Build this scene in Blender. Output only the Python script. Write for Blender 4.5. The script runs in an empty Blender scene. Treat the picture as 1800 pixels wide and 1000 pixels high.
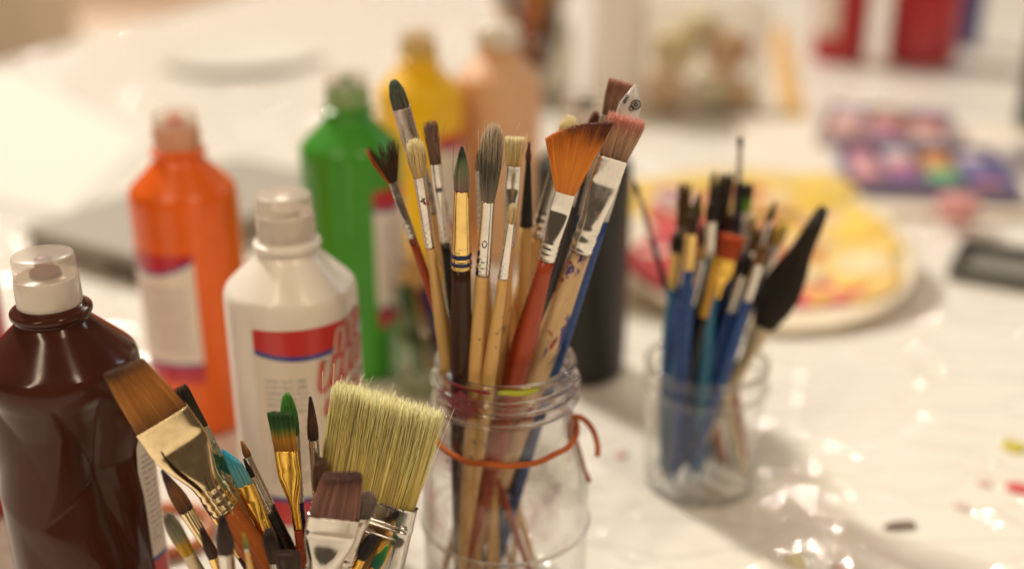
import bpy, math, random
import numpy as np
from mathutils import Vector, Matrix

# ------------------------------------------------------------------ camera, world, lamps
SC = bpy.context.scene
C = SC.collection
R = math.radians
H, TH, F = 0.402, R(22.0), 2000.0          # camera height over the table, pitch, focal length in photo pixels
ST, CT = math.sin(TH), math.cos(TH)
cam_d = bpy.data.cameras.new('camera'); cam = bpy.data.objects.new('camera', cam_d); C.objects.link(cam)
cam.location = (0, 0, H); cam.rotation_euler = (R(90) - TH, 0, 0)
cam_d.sensor_fit = 'HORIZONTAL'; cam_d.sensor_width = 36; cam_d.lens = 36 * F / 1800
cam_d.clip_start = 0.01; cam_d.clip_end = 60
cam_d.dof.use_dof = True; cam_d.dof.focus_distance = 0.512; cam_d.dof.aperture_fstop = 2.3
SC.camera = cam
W = bpy.data.worlds.new('World'); SC.world = W; W.use_nodes = True
bg = W.node_tree.nodes['Background']; bg.inputs[0].default_value = (1.0, 0.74, 0.50, 1); bg.inputs[1].default_value = 0.09

def lamp(name, loc, target, size, power, col, spread=180, shape='DISK', sy=None):
    d = bpy.data.lights.new(name, 'AREA'); d.shape = shape; d.size = size; d.energy = power; d.color = col
    if sy: d.size_y = sy
    d.spread = R(spread)
    o = bpy.data.objects.new(name, d); C.objects.link(o); o.location = loc
    o.rotation_euler = (Vector(target) - Vector(loc)).to_track_quat('-Z', 'Y').to_euler()
    return o
lamp('key_lamp', (-5.1, 6.85, 8.0), (0, .65, .05), 1.2, 1230, (1.0, .925, .80))
lamp('added_fill_panel', (-.95, -.75, 1.9), (-.1, .6, .1), .18, 17.5, (1.0, .79, .56), shape='RECTANGLE', sy=1.3)  # added unseen panels: front fill and bright streaks on the ferrules
lamp('added_fill_panel', (1.00, -.55, 1.9), (.1, .6, .1), .18, 15, (1.0, .79, .56), shape='RECTANGLE', sy=1.3)
for lx in (-.9, .2, 1.3):
    lamp('ceiling_lamp', (lx, 3.9, 2.75), (lx * .3, .9, 0), .10, 13, (1.0, .89, .74))
lamp('window_light', (2.1, 2.2, 1.6), (.1, .7, .1), .35, 6, (.88, .91, 1.0), shape='RECTANGLE', sy=.9)
SC.view_settings.view_transform = 'Standard'; SC.view_settings.look = 'None'
SC.view_settings.exposure = 0.06; SC.view_settings.gamma = 1.0
SC.render.engine = 'CYCLES'
cy = SC.cycles
cy.use_denoising = True; cy.max_bounces = 12; cy.transparent_max_bounces = 32; cy.transmission_bounces = 10
cy.glossy_bounces = 6; cy.diffuse_bounces = 4; cy.sample_clamp_indirect = 6; cy.blur_glossy = .6
cy.caustics_refractive = True; cy.caustics_reflective = False

# ------------------------------------------------------------------ placing helpers (photo pixel -> point in the place)
def ray(px, py):
    u, v = (px - 900) / F, (py - 500) / F
    return np.array([u, CT - v * ST, -ST - v * CT])
def at_k(px, py, k):
    d = ray(px, py); t = (k - H) / d[2]
    return np.array([0, 0, H]) + d * t
def at_y(px, py, Y):
    d = ray(px, py)
    return np.array([0, 0, H]) + d * (Y / d[1])
def depth(P): return P[1] * CT + (H - P[2]) * ST
def proj(P):
    z = depth(P); return (900 + F * P[0] / z, 500 + F * ((H - P[2]) * CT - P[1] * ST) / z)

# ------------------------------------------------------------------ mesh helpers
def mesh_obj(name, V, faces, mat, parent=None, smooth=True, vcol=None, uv=None, quads=None):
    me = bpy.data.meshes.new(name)
    V = np.asarray(V, dtype=np.float32).reshape(-1, 3)
    if quads is not None:                                     # (tris, quads) as arrays, the fast way
        tri, qd = quads
        tri = np.asarray(tri, np.int32).reshape(-1, 3); qd = np.asarray(qd, np.int32).reshape(-1, 4)
        nl = tri.size + qd.size
        me.vertices.add(len(V)); me.vertices.foreach_set('co', V.ravel())
        me.loops.add(nl); me.loops.foreach_set('vertex_index', np.concatenate([tri.ravel(), qd.ravel()]))
        me.polygons.add(len(tri) + len(qd))
        st = np.concatenate([np.arange(len(tri)) * 3, tri.size + np.arange(len(qd)) * 4]).astype(np.int32)
        me.polygons.foreach_set('loop_start', st)
        me.update(calc_edges=True)
    else:
        me.from_pydata([tuple(map(float, v)) for v in V], [], [tuple(int(i) for i in f) for f in faces])
    if smooth: me.polygons.foreach_set('use_smooth', np.ones(len(me.polygons), bool))
    if vcol is not None:
        ca = me.color_attributes.new('Col', 'FLOAT_COLOR', 'POINT')
        c4 = np.ones((len(V), 4), np.float32); c4[:, :3] = vcol; ca.data.foreach_set('color', c4.ravel())
    if uv is not None:
        ul = me.uv_layers.new(name='UVMap')
        li = np.empty(len(me.loops), np.int32); me.loops.foreach_get('vertex_index', li)
        ul.data.foreach_set('uv', np.asarray(uv, np.float32)[li].ravel())
    me.validate(); me.update()
    if mat is not None: me.materials.append(mat)
    o = bpy.data.objects.new(name, me); C.objects.link(o)
    if parent is not None: o.parent = parent
    return o

def tag(o, label=None, cat=None, group=None, kind=None):
    for k, v in (('label', label), ('category', cat), ('group', group), ('kind', kind)):
        if v: o[k] = v
    return o
def empty(name, loc, label=None, cat=None, group=None):
    o = bpy.data.objects.new(name, None); o.empty_display_size = .02; C.objects.link(o); o.location = loc
    return tag(o, label, cat, group)

def loft(rings, cap0=True, cap1=True, closed=True):
    rings = [np.asarray(r, float) for r in rings]; n = len(rings[0]); V = np.concatenate(rings); f = []
    for i in range(len(rings) - 1):
        for j in range(n if closed else n - 1):
            a, b = i * n + j, i * n + (j + 1) % n
            f.append((a, b, b + n, a + n))
    if cap0: f.append(tuple(range(n - 1, -1, -1)))
    if cap1: f.append(tuple((len(rings) - 1) * n + j for j in range(n)))
    return V, f
def lathe(prof, n=40, cap0=True, cap1=True):
    a = np.linspace(0, 2 * np.pi, n, endpoint=False)
    return loft([np.stack([r * np.cos(a), r * np.sin(a), np.full(n, z)], 1) for r, z in prof], cap0, cap1)
def rounded(pts, rad, seg=4):
    """polyline (r,z) with its inner corners rounded"""
    out = [pts[0]]
    for i in range(1, len(pts) - 1):
        p0, p, p1 = map(np.array, (pts[i - 1], pts[i], pts[i + 1]))
        d0, d1 = p0 - p, p1 - p; l0, l1 = np.linalg.norm(d0), np.linalg.norm(d1)
        q = min(rad, .45 * l0, .45 * l1); a, b = p + d0 / l0 * q, p + d1 / l1 * q
        for k in range(seg + 1):
            t = k / seg; out.append(tuple((1 - t) ** 2 * a + 2 * t * (1 - t) * p + t * t * b))
    out.append(pts[-1]); return out
def tube(path, rad, n=8, cap=True):
    path = np.asarray(path, float); m = len(path); rad = np.broadcast_to(rad, (m,))
    T = np.gradient(path, axis=0); T /= np.linalg.norm(T, axis=1)[:, None] + 1e-12
    up = np.array([0, 0, 1.0]) if abs(T[0][2]) < .9 else np.array([1.0, 0, 0])
    rings = []; nx = np.cross(T[0], up); nx /= np.linalg.norm(nx)
    a = np.linspace(0, 2 * np.pi, n, endpoint=False)
    for i in range(m):
        nx = nx - T[i] * nx.dot(T[i]); nx /= np.linalg.norm(nx); ny = np.cross(T[i], nx)
        rings.append(path[i] + rad[i] * (np.cos(a)[:, None] * nx + np.sin(a)[:, None] * ny))
    return loft(rings, cap, cap)
def box_vf(x0, x1, y0, y1, z0, z1):
    V = [(x, y, z) for z in (z0, z1) for y in (y0, y1) for x in (x0, x1)]
    return V, [(0, 2, 3, 1), (4, 5, 7, 6), (0, 1, 5, 4), (2, 6, 7, 3), (0, 4, 6, 2), (1, 3, 7, 5)]
def bevel(o, w, seg=3):
    m = o.modifiers.new('bevel', 'BEVEL'); m.width = w; m.segments = seg; m.limit_method = 'ANGLE'
    return o

# ------------------------------------------------------------------ materials
class NT:
    def __init__(s, name):
        s.m = bpy.data.materials.new(name); s.m.use_nodes = True; s.t = s.m.node_tree; s.n = s.t.nodes
        s.b = s.n['Principled BSDF']; s.out = s.n['Material Output']
    def new(s, t, **kw):
        x = s.n.new(t)
        for k, v in kw.items(): setattr(x, k, v)
        return x
    def link(s, a, b): s.t.links.new(a, b)
    def obj(s, scale=(1, 1, 1)):
        tc = s.new('ShaderNodeTexCoord'); mp = s.new('ShaderNodeMapping'); mp.inputs['Scale'].default_value = scale
        s.link(tc.outputs['Object'], mp.inputs['Vector']); return mp.outputs[0]
    def noise(s, vec, scale, detail=4, rough=.55, dist=0):
        x = s.new('ShaderNodeTexNoise'); s.link(vec, x.inputs['Vector'])
        x.inputs['Scale'].default_value = scale; x.inputs['Detail'].default_value = detail
        x.inputs['Roughness'].default_value = rough; x.inputs['Distortion'].default_value = dist
        return x.outputs['Fac']
    def ramp(s, fac, stops):
        r = s.new('ShaderNodeValToRGB'); e = r.color_ramp.elements
        while len(e) < len(stops): e.new(.5)
        for i, (p, c) in enumerate(stops): e[i].position = p; e[i].color = (*c, 1) if not isinstance(c, (int, float)) else (c, c, c, 1)
        s.link(fac, r.inputs[0]); return r.outputs[0]
    def mix(s, fac, a, b):
        x = s.new('ShaderNodeMix', data_type='RGBA')
        for v, i in ((fac, x.inputs[0]), (a, x.inputs[6]), (b, x.inputs[7])):
            if isinstance(v, (int, float)): i.default_value = v
            elif isinstance(v, tuple): i.default_value = (*v, 1)
            else: s.link(v, i)
        return x.outputs[2]
    def math(s, op, a, b=0.0):
        x = s.new('ShaderNodeMath', operation=op)
        for v, i in ((a, x.inputs[0]), (b, x.inputs[1])):
            if isinstance(v, (int, float)): i.default_value = v
            else: s.link(v, i)
        return x.outputs[0]
    def bump(s, h, strength, dist, target=None):
        x = s.new('ShaderNodeBump'); x.inputs['Strength'].default_value = strength; x.inputs['Distance'].default_value = dist
        s.link(h, x.inputs['Height']); s.link(x.outputs[0], (target or s.b.inputs['Normal'])); return x
    def set(s, **kw):
        for k, v in kw.items():
            i = s.b.inputs[k.replace('_', ' ')]
            if hasattr(v, 'node'): s.link(v, i)
            else: i.default_value = (*v, 1) if isinstance(v, tuple) and i.type == 'RGBA' else v

def plastic(name, col, rough=.3, coat=.3, var=.08, bump=.06, coat_rough=.08, sss=0, scuff=.45, spec=.5):
    s = NT(name); v = s.obj()
    n = s.noise(v, 45, 3)
    base = s.mix(n, tuple(c * (1 - var) for c in col), tuple(min(1, c * (1 + var)) for c in col))
    base = s.mix(s.math('MULTIPLY', s.ramp(s.noise(s.obj((1, 1, .35)), 38, 5, .65, .5), [(.50, 0.0), (.72, 1.0)]), scuff), base, tuple(c * .62 for c in col))
    s.set(Base_Color=base)
    s.set(Roughness=s.ramp(s.noise(v, 120, 4), [(.3, rough * .8), (.7, min(1, rough * 1.25))]), Coat_Weight=coat, Coat_Roughness=coat_rough)
    s.set(Specular_IOR_Level=spec)
    if sss: s.set(Subsurface_Weight=sss, Subsurface_Radius=(.01, .006, .004), Subsurface_Scale=.4)
    s.bump(s.noise(v, 30, 2), bump, .002)
    return s.m
def paint(name, col, rough=.45, var=.15, coat=0.0):
    s = NT(name); v = s.obj(); n = s.noise(v, 70, 4)
    s.set(Base_Color=s.mix(n, tuple(c * (1 - var) for c in col), tuple(min(1, c * (1 + var)) for c in col)), Roughness=rough, Coat_Weight=coat)
    s.bump(s.noise(v, 160, 3), .3, .001); return s.m

def splat(s, base, col, scale, lo, zr=None, stretch=(1, 1, .5), seed=0):
    """paint specks with ragged edges over a base colour, within a stretch of the handle"""
    tc = s.new('ShaderNodeTexCoord'); mp = s.new('ShaderNodeMapping'); mp.inputs['Scale'].default_value = stretch; mp.inputs['Location'].default_value = (seed, seed * .7, seed * 1.3)
    s.link(tc.outputs['Object'], mp.inputs['Vector'])
    f = s.ramp(s.noise(mp.outputs[0], scale, 5, .62, .6), [(lo, 0), (lo + .025, 1)])
    if zr:
        sp = s.new('ShaderNodeSeparateXYZ'); s.link(tc.outputs['Object'], sp.inputs[0])
        mr = s.new('ShaderNodeMapRange'); mr.inputs[1].default_value = zr[0]; mr.inputs[2].default_value = zr[0] + .01; s.link(sp.outputs[2], mr.inputs[0])
        m2 = s.new('ShaderNodeMapRange'); m2.inputs[1].default_value = zr[1]; m2.inputs[2].default_value = zr[1] - .01; s.link(sp.outputs[2], m2.inputs[0])
        f = s.math('MULTIPLY', f, s.math('MULTIPLY', mr.outputs[0], m2.outputs[0]))
    return s.mix(f, base, col)

def metal(name, col=(.74, .70, .64), rough=.10, splats=(), grime=.22):
    s = NT(name); v = s.obj((1, 1, .12)); n = s.noise(v, 900, 3)
    g = s.ramp(s.noise(s.obj(), 160, 5, .65), [(.42, 0.0), (.70, 1.0)])
    base = s.mix(s.math('MULTIPLY', g, grime), col, tuple(c * .45 for c in col))
    for sp in splats: base = splat(s, base, *sp)
    s.set(Base_Color=base, Roughness=s.ramp(s.math('ADD', s.math('MULTIPLY', n, .5), s.math('MULTIPLY', g, .5)), [(.2, rough * .7), (.8, rough * 1.9)]))
    if splats:
        # paint specks are not metal
        m = None
        for sp in splats:
            f = splat(s, (0.0, 0.0, 0.0), (1.0, 1.0, 1.0), *sp[1:])
            m = f if m is None else s.math('MAXIMUM', m, f)
        s.set(Metallic=s.math('SUBTRACT', 1.0, m))
    else: s.set(Metallic=1.0)
    s.bump(s.noise(s.obj((1, 1, .5)), 260, 4), .07, .0006)
    return s.m

def wood(name, a, b, rough=.45, splats=(), coat=.15, grain=1.0):
    s = NT(name); v = s.obj((1, 1, .06))
    n = s.noise(v, 420, 5, .6, .3); n2 = s.noise(s.obj((1, 1, .2)), 55, 3)
    base = s.mix(s.ramp(n, [(.3, 0.0), (.72, 1.0)]), a, b)
    base = s.mix(s.math('MULTIPLY', n2, .35), base, tuple(c * .55 for c in b))
    base = splat(s, base, tuple(c * .12 for c in b), 210, .70, None, (1, 1, .6), 3.1)
    for sp in splats: base = splat(s, base, *sp)
    s.set(Base_Color=base, Roughness=rough, Coat_Weight=coat, Coat_Roughness=.2, Specular_IOR_Level=.25)
    s.bump(n, .25 * grain, .0006); return s.m

def lacquer(name, col, splats=(), rough=.25):
    s = NT(name); n = s.noise(s.obj((1, 1, .25)), 120, 4)
    base = s.mix(n, tuple(c * .7 for c in col), tuple(min(1, c * 1.25) for c in col))
    for sp in splats: base = splat(s, base, *sp)
    s.set(Base_Color=base, Roughness=s.ramp(s.noise(s.obj(), 240, 4), [(.3, rough * .7), (.75, rough * 1.6)]), Coat_Weight=.12, Coat_Roughness=.1, Specular_IOR_Level=.3)
    s.bump(s.noise(s.obj((1, 1, .3)), 190, 3), .12, .0005); return s.m

_bm = {}
def bristle_mat(rough=.45):
    if rough not in _bm:
        s = NT('bristle_hair'); at = s.new('ShaderNodeAttribute', attribute_name='Col')
        s.set(Base_Color=at.outputs['Color'], Roughness=rough, Specular_IOR_Level=.45, Sheen_Weight=.05)
        _bm[rough] = s.m
    return _bm[rough]

def glass(name, tint=(.985, .99, .985), refr=.10, stain=None, stain_lo=.56, rough=.02, bump=.15, f0=.05, edge=(.72, .74, .70)):
    """jar glass: clear thin wall with Fresnel mirror, a share of real refraction and smears of paint film"""
    s = NT(name); s.n.remove(s.b)
    tr = s.new('ShaderNodeBsdfTransparent'); lw = s.new('ShaderNodeLayerWeight'); lw.inputs[0].default_value = .32
    col = s.mix(s.ramp(lw.outputs['Facing'], [(.45, 0.0), (1.0, 1.0)]), tint, edge)
    v = s.obj()
    if stain:
        st = s.ramp(s.noise(v, 38, 5, .6, .8), [(stain_lo, 0.0), (stain_lo + .16, 1.0)])
        col = s.mix(s.math('MULTIPLY', st, .55), col, stain)
    s.link(col, tr.inputs[0])
    gl = s.new('ShaderNodeBsdfGlossy'); gl.inputs['Roughness'].default_value = rough
    rf = s.new('ShaderNodeBsdfGlass'); rf.inputs['IOR'].default_value = 1.4; rf.inputs['Roughness'].default_value = .02; rf.inputs[0].default_value = (*tint, 1)
    bp = s.new('ShaderNodeBump'); bp.inputs['Strength'].default_value = bump; bp.inputs['Distance'].default_value = .002
    s.link(s.noise(v, 55, 3), bp.inputs['Height'])
    for x in (gl, rf): s.link(bp.outputs[0], x.inputs['Normal'])
    lw2 = s.new('ShaderNodeLayerWeight'); lw2.inputs[0].default_value = .5
    m1 = s.new('ShaderNodeMixShader'); s.link(s.math('ADD', refr * .3, s.math('MULTIPLY', refr * 6.0, s.math('POWER', lw2.outputs['Facing'], 3.0))), m1.inputs[0]); s.link(tr.outputs[0], m1.inputs[1]); s.link(rf.outputs[0], m1.inputs[2])
    lf = s.new('ShaderNodeLayerWeight'); lf.inputs[0].default_value = .5; s.link(bp.outputs[0], lf.inputs['Normal'])
    fr = s.math('ADD', f0, s.math('MULTIPLY', .90, s.math('POWER', lf.outputs['Facing'], 5.0)))     # Schlick, same from both sides
    m2 = s.new('ShaderNodeMixShader'); s.link(fr, m2.inputs[0]); s.link(m1.outputs[0], m2.inputs[1]); s.link(gl.outputs[0], m2.inputs[2])
    s.link(m2.outputs[0], s.out.inputs[0]); return s.m

def film(name, col, alpha=.75, lo=.42, scale=90):
    """paint smeared on glass: ragged see-through edges"""
    s = NT(name); v = s.obj(); tc = s.new('ShaderNodeTexCoord'); sp = s.new('ShaderNodeSeparateXYZ'); s.link(tc.outputs['UV'], sp.inputs[0])
    e = [s.math('SUBTRACT', 1.0, s.math('POWER', s.math('ABSOLUTE', s.math('SUBTRACT', s.math('MULTIPLY', sp.outputs[k], 2.0), 1.0)), 2.5)) for k in (0, 1)]
    m = s.math('MULTIPLY', e[0], e[1])
    h = s.math('ADD', s.noise(v, scale, 5, .65, .7), s.math('MULTIPLY', s.math('SUBTRACT', m, 1.0), .30))
    f = s.ramp(h, [(lo - .06, .0), (lo + .10, alpha)])
    s.set(Base_Color=s.mix(s.noise(v, 240, 3), tuple(c * .6 for c in col), col), Roughness=.3, Alpha=f, Coat_Weight=.4)
    return s.m

def cap_plastic(name, col, see=.25, rough=.22):
    s = NT(name); v = s.obj()
    s.set(Base_Color=s.mix(s.noise(v, 80, 3), tuple(c * .9 for c in col), col), Roughness=rough, Coat_Weight=.3, Coat_Roughness=.1,
          Subsurface_Weight=.3, Subsurface_Radius=(.01, .008, .006), Subsurface_Scale=.3)
    tr = s.new('ShaderNodeBsdfTransparent'); tr.inputs[0].default_value = (1, .97, .93, 1)
    m = s.new('ShaderNodeMixShader'); m.inputs[0].default_value = see
    s.link(s.b.outputs[0], m.inputs[1]); s.link(tr.outputs[0], m.inputs[2]); s.link(m.outputs[0], s.out.inputs[0])
    return s.m

def label_mat(name, band=(.60, .03, .03), line=(.04, .06, .30), paper=(.80, .72, .62), low=None, split=.80, cols=(.06, .34)):
    """printed label: coloured banner, thin rule, grey columns of small print (u across, v up)"""
    s = NT(name); tc = s.new('ShaderNodeTexCoord'); sp = s.new('ShaderNodeSeparateXYZ'); s.link(tc.outputs['UV'], sp.inputs[0])
    u, v = sp.outputs[0], sp.outputs[1]
    # small print: rows broken by noise, in a column block at the left
    mp = s.new('ShaderNodeMapping'); mp.inputs['Scale'].default_value = (34, 60, 1); s.link(tc.outputs['UV'], mp.inputs[0])
    nz = s.noise(mp.outputs[0], 1.0, 2)
    rows = s.math('GREATER_THAN', s.math('SINE', s.math('MULTIPLY', v, 210.0)), .1)
    txt = s.math('MULTIPLY', rows, s.math('GREATER_THAN', nz, .47))
    col1 = s.math('MULTIPLY', s.math('GREATER_THAN', u, cols[0]), s.math('LESS_THAN', u, cols[1]))
    blk = s.math('MULTIPLY', col1, s.math('MULTIPLY', s.math('GREATER_THAN', v, .22), s.math('LESS_THAN', v, split - .10)))
    base = s.mix(s.math('MULTIPLY', s.math('MULTIPLY', txt, blk), .75), paper, (.22, .20, .24))
    curve = s.math('MULTIPLY', s.math('POWER', s.math('ABSOLUTE', s.math('SUBTRACT', u, .35)), 2.0), .25)
    vv = s.math('SUBTRACT', v, curve)
    base = s.mix(s.math('GREATER_THAN', vv, split - .025), base, line)
    base = s.mix(s.math('GREATER_THAN', vv, split), base, band)
    lowc = low or band
    base = s.mix(s.math('LESS_THAN', v, .155), base, line)
    base = s.mix(s.math('LESS_THAN', v, .13), base, lowc)
    s.set(Base_Color=base, Roughness=.35, Coat_Weight=.25); return s.m

M = {}
M['silver'] = metal('silver_ferrule')
M['silver_worn'] = metal('worn_silver_ferrule', (.70, .66, .60), .18, splats=[((.03, .025, .02), 190, .64, None, (1, 1, .8), 1.3)])
M['silver_red'] = metal('red_splashed_ferrule', (.74, .70, .64), .16, splats=[((.45, .01, .03), 120, .615, None, (1, 1, .55), 2.2), ((.05, .02, .02), 220, .68, None, (1, 1, .8), 5.2)])
M['silver_dull'] = metal('dull_silver_ferrule', (.62, .55, .50), .32)
M['gold'] = metal('gold_ferrule', (.93, .66, .24), .14, grime=.3)
M['gold_pale'] = metal('pale_gold_ferrule', (.88, .70, .42), .13, grime=.35, splats=[((.10, .03, .05), 150, .68, None, (1, 1, .7), 4.0)])
M['gold_rich'] = metal('rich_gold_ferrule', (.95, .60, .12), .12, grime=.2)
M['black_ferrule'] = lacquer('black_ferrule', (.018, .016, .014), rough=.3)
M['wood'] = wood('natural_wood', (.80, .51, .20), (.64, .37, .12), splats=[((.025, .02, .03), 75, .655, None, (1, 1, .6), 8.4)])
M['wood_clean'] = wood('clean_wood', (.82, .52, .20), (.68, .40, .13), splats=[((.10, .05, .04), 170, .64, None, (1, 1, .6), 4.4), ((.35, .10, .05), 120, .67, None, (1, 1, .5), 7.7)])
M['wood_worn'] = wood('weathered_wood', (.80, .58, .32), (.56, .36, .17), splats=[((.30, .015, .04), 95, .58, None, (1, 1, .5), .6), ((.06, .04, .22), 75, .54, (.15, .235), (1, 1, .35), 6.1), ((.05, .03, .03), 160, .64, None, (1, 1, .4), 2.8)], grain=2.2, rough=.6)
M['brown_lacquer'] = wood('dark_brown_lacquer', (.060, .022, .013), (.032, .012, .008), rough=.3, coat=.08)
M['rust_lacquer'] = lacquer('rust_red_lacquer', (.36, .055, .016), splats=[((.09, .01, .02), 60, .64, None, (1, 1, .5), 2.0)])
M['orange_lacquer'] = lacquer('orange_brown_lacquer', (.45, .12, .025))
M['black_lacquer'] = lacquer('black_lacquer', (.014, .013, .013), splats=[((.25, .24, .18), 260, .70, None, (1, 1, .8), 2.4)])
M['navy_lacquer'] = lacquer('navy_lacquer', (.012, .014, .040))
M['blue_lacquer'] = lacquer('blue_lacquer', (.02, .07, .26))
M['teal_lacquer'] = lacquer('teal_lacquer', (.03, .17, .30))
M['violet_lacquer'] = lacquer('dark_violet_lacquer', (.020, .012, .040))
M['yellow_lacquer'] = lacquer('yellow_lacquer', (.62, .32, .03))
M['cream_lacquer'] = lacquer('cream_lacquer', (.62, .50, .32))
M['clear_handle'] = plastic('silver_grey_handle', (.66, .62, .60), .35, .2)
M['ink'] = paint('black_ink', (.012, .012, .02))
M['band_blue'] = lacquer('blue_band', (.02, .03, .10))

# ------------------------------------------------------------------ the setting
def table_mat():
    s = NT('white_cloth_under_clear_plastic'); v = s.obj()
    n = s.noise(v, 3.0, 5)
    base = s.mix(n, (.81, .765, .685), (.86, .815, .745))
    s.set(Base_Color=base, Roughness=.55, Coat_Weight=.9, Coat_Roughness=.03, Coat_IOR=1.5, Specular_IOR_Level=.2)
    # soft relief of the cloth
    b1 = s.new('ShaderNodeBump'); b1.inputs['Strength'].default_value = .25; b1.inputs['Distance'].default_value = .01
    s.link(s.noise(v, 9, 3), b1.inputs['Height']); s.link(b1.outputs[0], s.b.inputs['Normal'])
    # sharp creases of the plastic film
    mp = s.new('ShaderNodeMapping'); mp.inputs['Rotation'].default_value = (0, 0, R(-38)); mp.inputs['Scale'].default_value = (1.0, 2.6, 1)
    tc = s.new('ShaderNodeTexCoord'); s.link(tc.outputs['Object'], mp.inputs[0])
    wx = s.new('ShaderNodeTexNoise'); wx.inputs['Scale'].default_value = 7; s.link(mp.outputs[0], wx.inputs['Vector'])
    va = s.new('ShaderNodeVectorMath', operation='MULTIPLY_ADD'); s.link(wx.outputs['Color'], va.inputs[0]); va.inputs[1].default_value = (.10, .10, .1); s.link(mp.outputs[0], va.inputs[2])
    vo = s.new('ShaderNodeTexVoronoi', feature='DISTANCE_TO_EDGE'); vo.inputs['Scale'].default_value = 11; s.link(va.outputs[0], vo.inputs['Vector'])
    crease = s.ramp(vo.outputs['Distance'], [(0.0, 1.0), (.05, .22), (.13, 0.0)])
    hh = s.math('ADD', crease, s.math('MULTIPLY', s.noise(mp.outputs[0], 40, 2), .27))
    b2 = s.new('ShaderNodeBump'); b2.inputs['Strength'].default_value = .8; b2.inputs['Distance'].default_value = .006
    s.link(hh, b2.inputs['Height']); s.link(b2.outputs[0], s.b.inputs['Coat Normal'])
    return s.m
# table: left edge runs away to the upper left of the picture
e0, e1 = np.array([-1.33, .55]), np.array([-.60, 3.22])
TOPV = [(e0[0], -.4), (2.6, -.4), (2.6, 3.3), (e1[0], 3.3), (e0[0], e0[1])]
V = [(x, y, 0) for x, y in TOPV] + [(x, y, -.03) for x, y in TOPV]
fs = [(0, 1, 2, 3, 4), (9, 8, 7, 6, 5)] + [(j, j + 5, (j + 1) % 5 + 5, (j + 1) % 5) for j in range(5)]
table = mesh_obj('table', V, fs, table_mat(), smooth=False); tag(table, 'white covered table under clear creased plastic', kind='structure')
fl = mesh_obj('floor', [(-6, -2, -.76), (6, -2, -.76), (6, 7.6, -.76), (-6, 7.6, -.76)], [(0, 1, 2, 3)], paint('floor_vinyl', (.72, .58, .47), .6), smooth=False); tag(fl, kind='structure')
V, f = box_vf(-6, 6, 7.6, 7.75, -.76, 1.9)
wl = mesh_obj('wall', V, f, paint('wall_paint', (.85, .70, .58), .8, .04), smooth=False); tag(wl, kind='structure')

def blob(r0, n=28, seed=0, amp=.35, sx=1, sy=1, h=.0012):
    rs = np.random.RandomState(seed); a = np.linspace(0, 2 * np.pi, n, endpoint=False)
    r = np.ones(n)
    for k in (2, 3, 4, 5, 7): r += amp / k * rs.uniform(-1, 1) * np.cos(k * a + rs.uniform(0, 6.28))
    r = np.clip(r, .25, None) * r0
    rings = [np.stack([r * q * np.cos(a) * sx, r * q * np.sin(a) * sy, np.full(n, z)], 1) for q, z in ((1.0, 0), (.97, h * .6), (.8, h), (.35, h * .9))]
    return loft(rings)
spots = [((1092, 800), .004, (.66, .30, .26), 1, 1), ((1790, 858), .007, (.62, .10, .10), 2, 1.2), ((1782, 785), .009, (.55, .48, .05), 3, 1), ((1400, 985), .006, (.76, .68, .40), 4, 1),
         ((1690, 890), .005, (.66, .52, .47), 5, 1), ((1480, 1000), .005, (.70, .50, .44), 6, 1.2), ((1730, 850), .004, (.68, .44, .40), 7, 1.2)]
for i, (p, r0, col, sd, sx) in enumerate(spots):
    V, f = blob(r0, seed=sd, sx=sx); o = mesh_obj('paint_spot', V, f, paint('dried_paint', col), table); o.location = at_k(*p, .0004)

# ------------------------------------------------------------------ bottles
def towards_camera(x, y): return math.atan2(-y, -x)
M['cap_clear'] = cap_plastic('clear_cap_plastic', (.80, .74, .68), .62)
M['cap_white'] = cap_plastic('milky_cap_plastic', (.78, .70, .62), .08)

def dent(V, cx_ang, spec, seed):
    """press folds into a squeezed bottle: flat facets that run together in pinch points"""
    V = V.copy(); ang = np.arctan2(V[:, 1], V[:, 0]); r = np.hypot(V[:, 0], V[:, 1]); d = np.zeros(len(V))
    for (da, z, dep, facets) in spec:
        w = (ang - (cx_ang + da) + np.pi) % (2 * np.pi) - np.pi
        X, Z = w * .036, V[:, 2] - z
        g = np.zeros(len(V))
        for (deg, ext) in facets:
            nn = dep / ext * (X * math.cos(R(deg)) + Z * math.sin(R(deg))); g = np.maximum(g, nn)
        g = np.sqrt(g * g + (dep * .13) ** 2)
        q = np.clip(dep - g, 0, None); q = np.where(np.abs(w) < 2.0, q, 0)
        d = np.maximum(d, q) + .35 * np.minimum(d, q)
    k = np.clip((V[:, 2] - .002) / .02, 0, 1) * np.clip((.1665 - V[:, 2]) / .010, 0, 1)
    s = np.clip(1 - d * k / np.maximum(r, 1e-4), .3, 1.25)
    V[:, 0] *= s; V[:, 1] *= s
    return V

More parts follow.
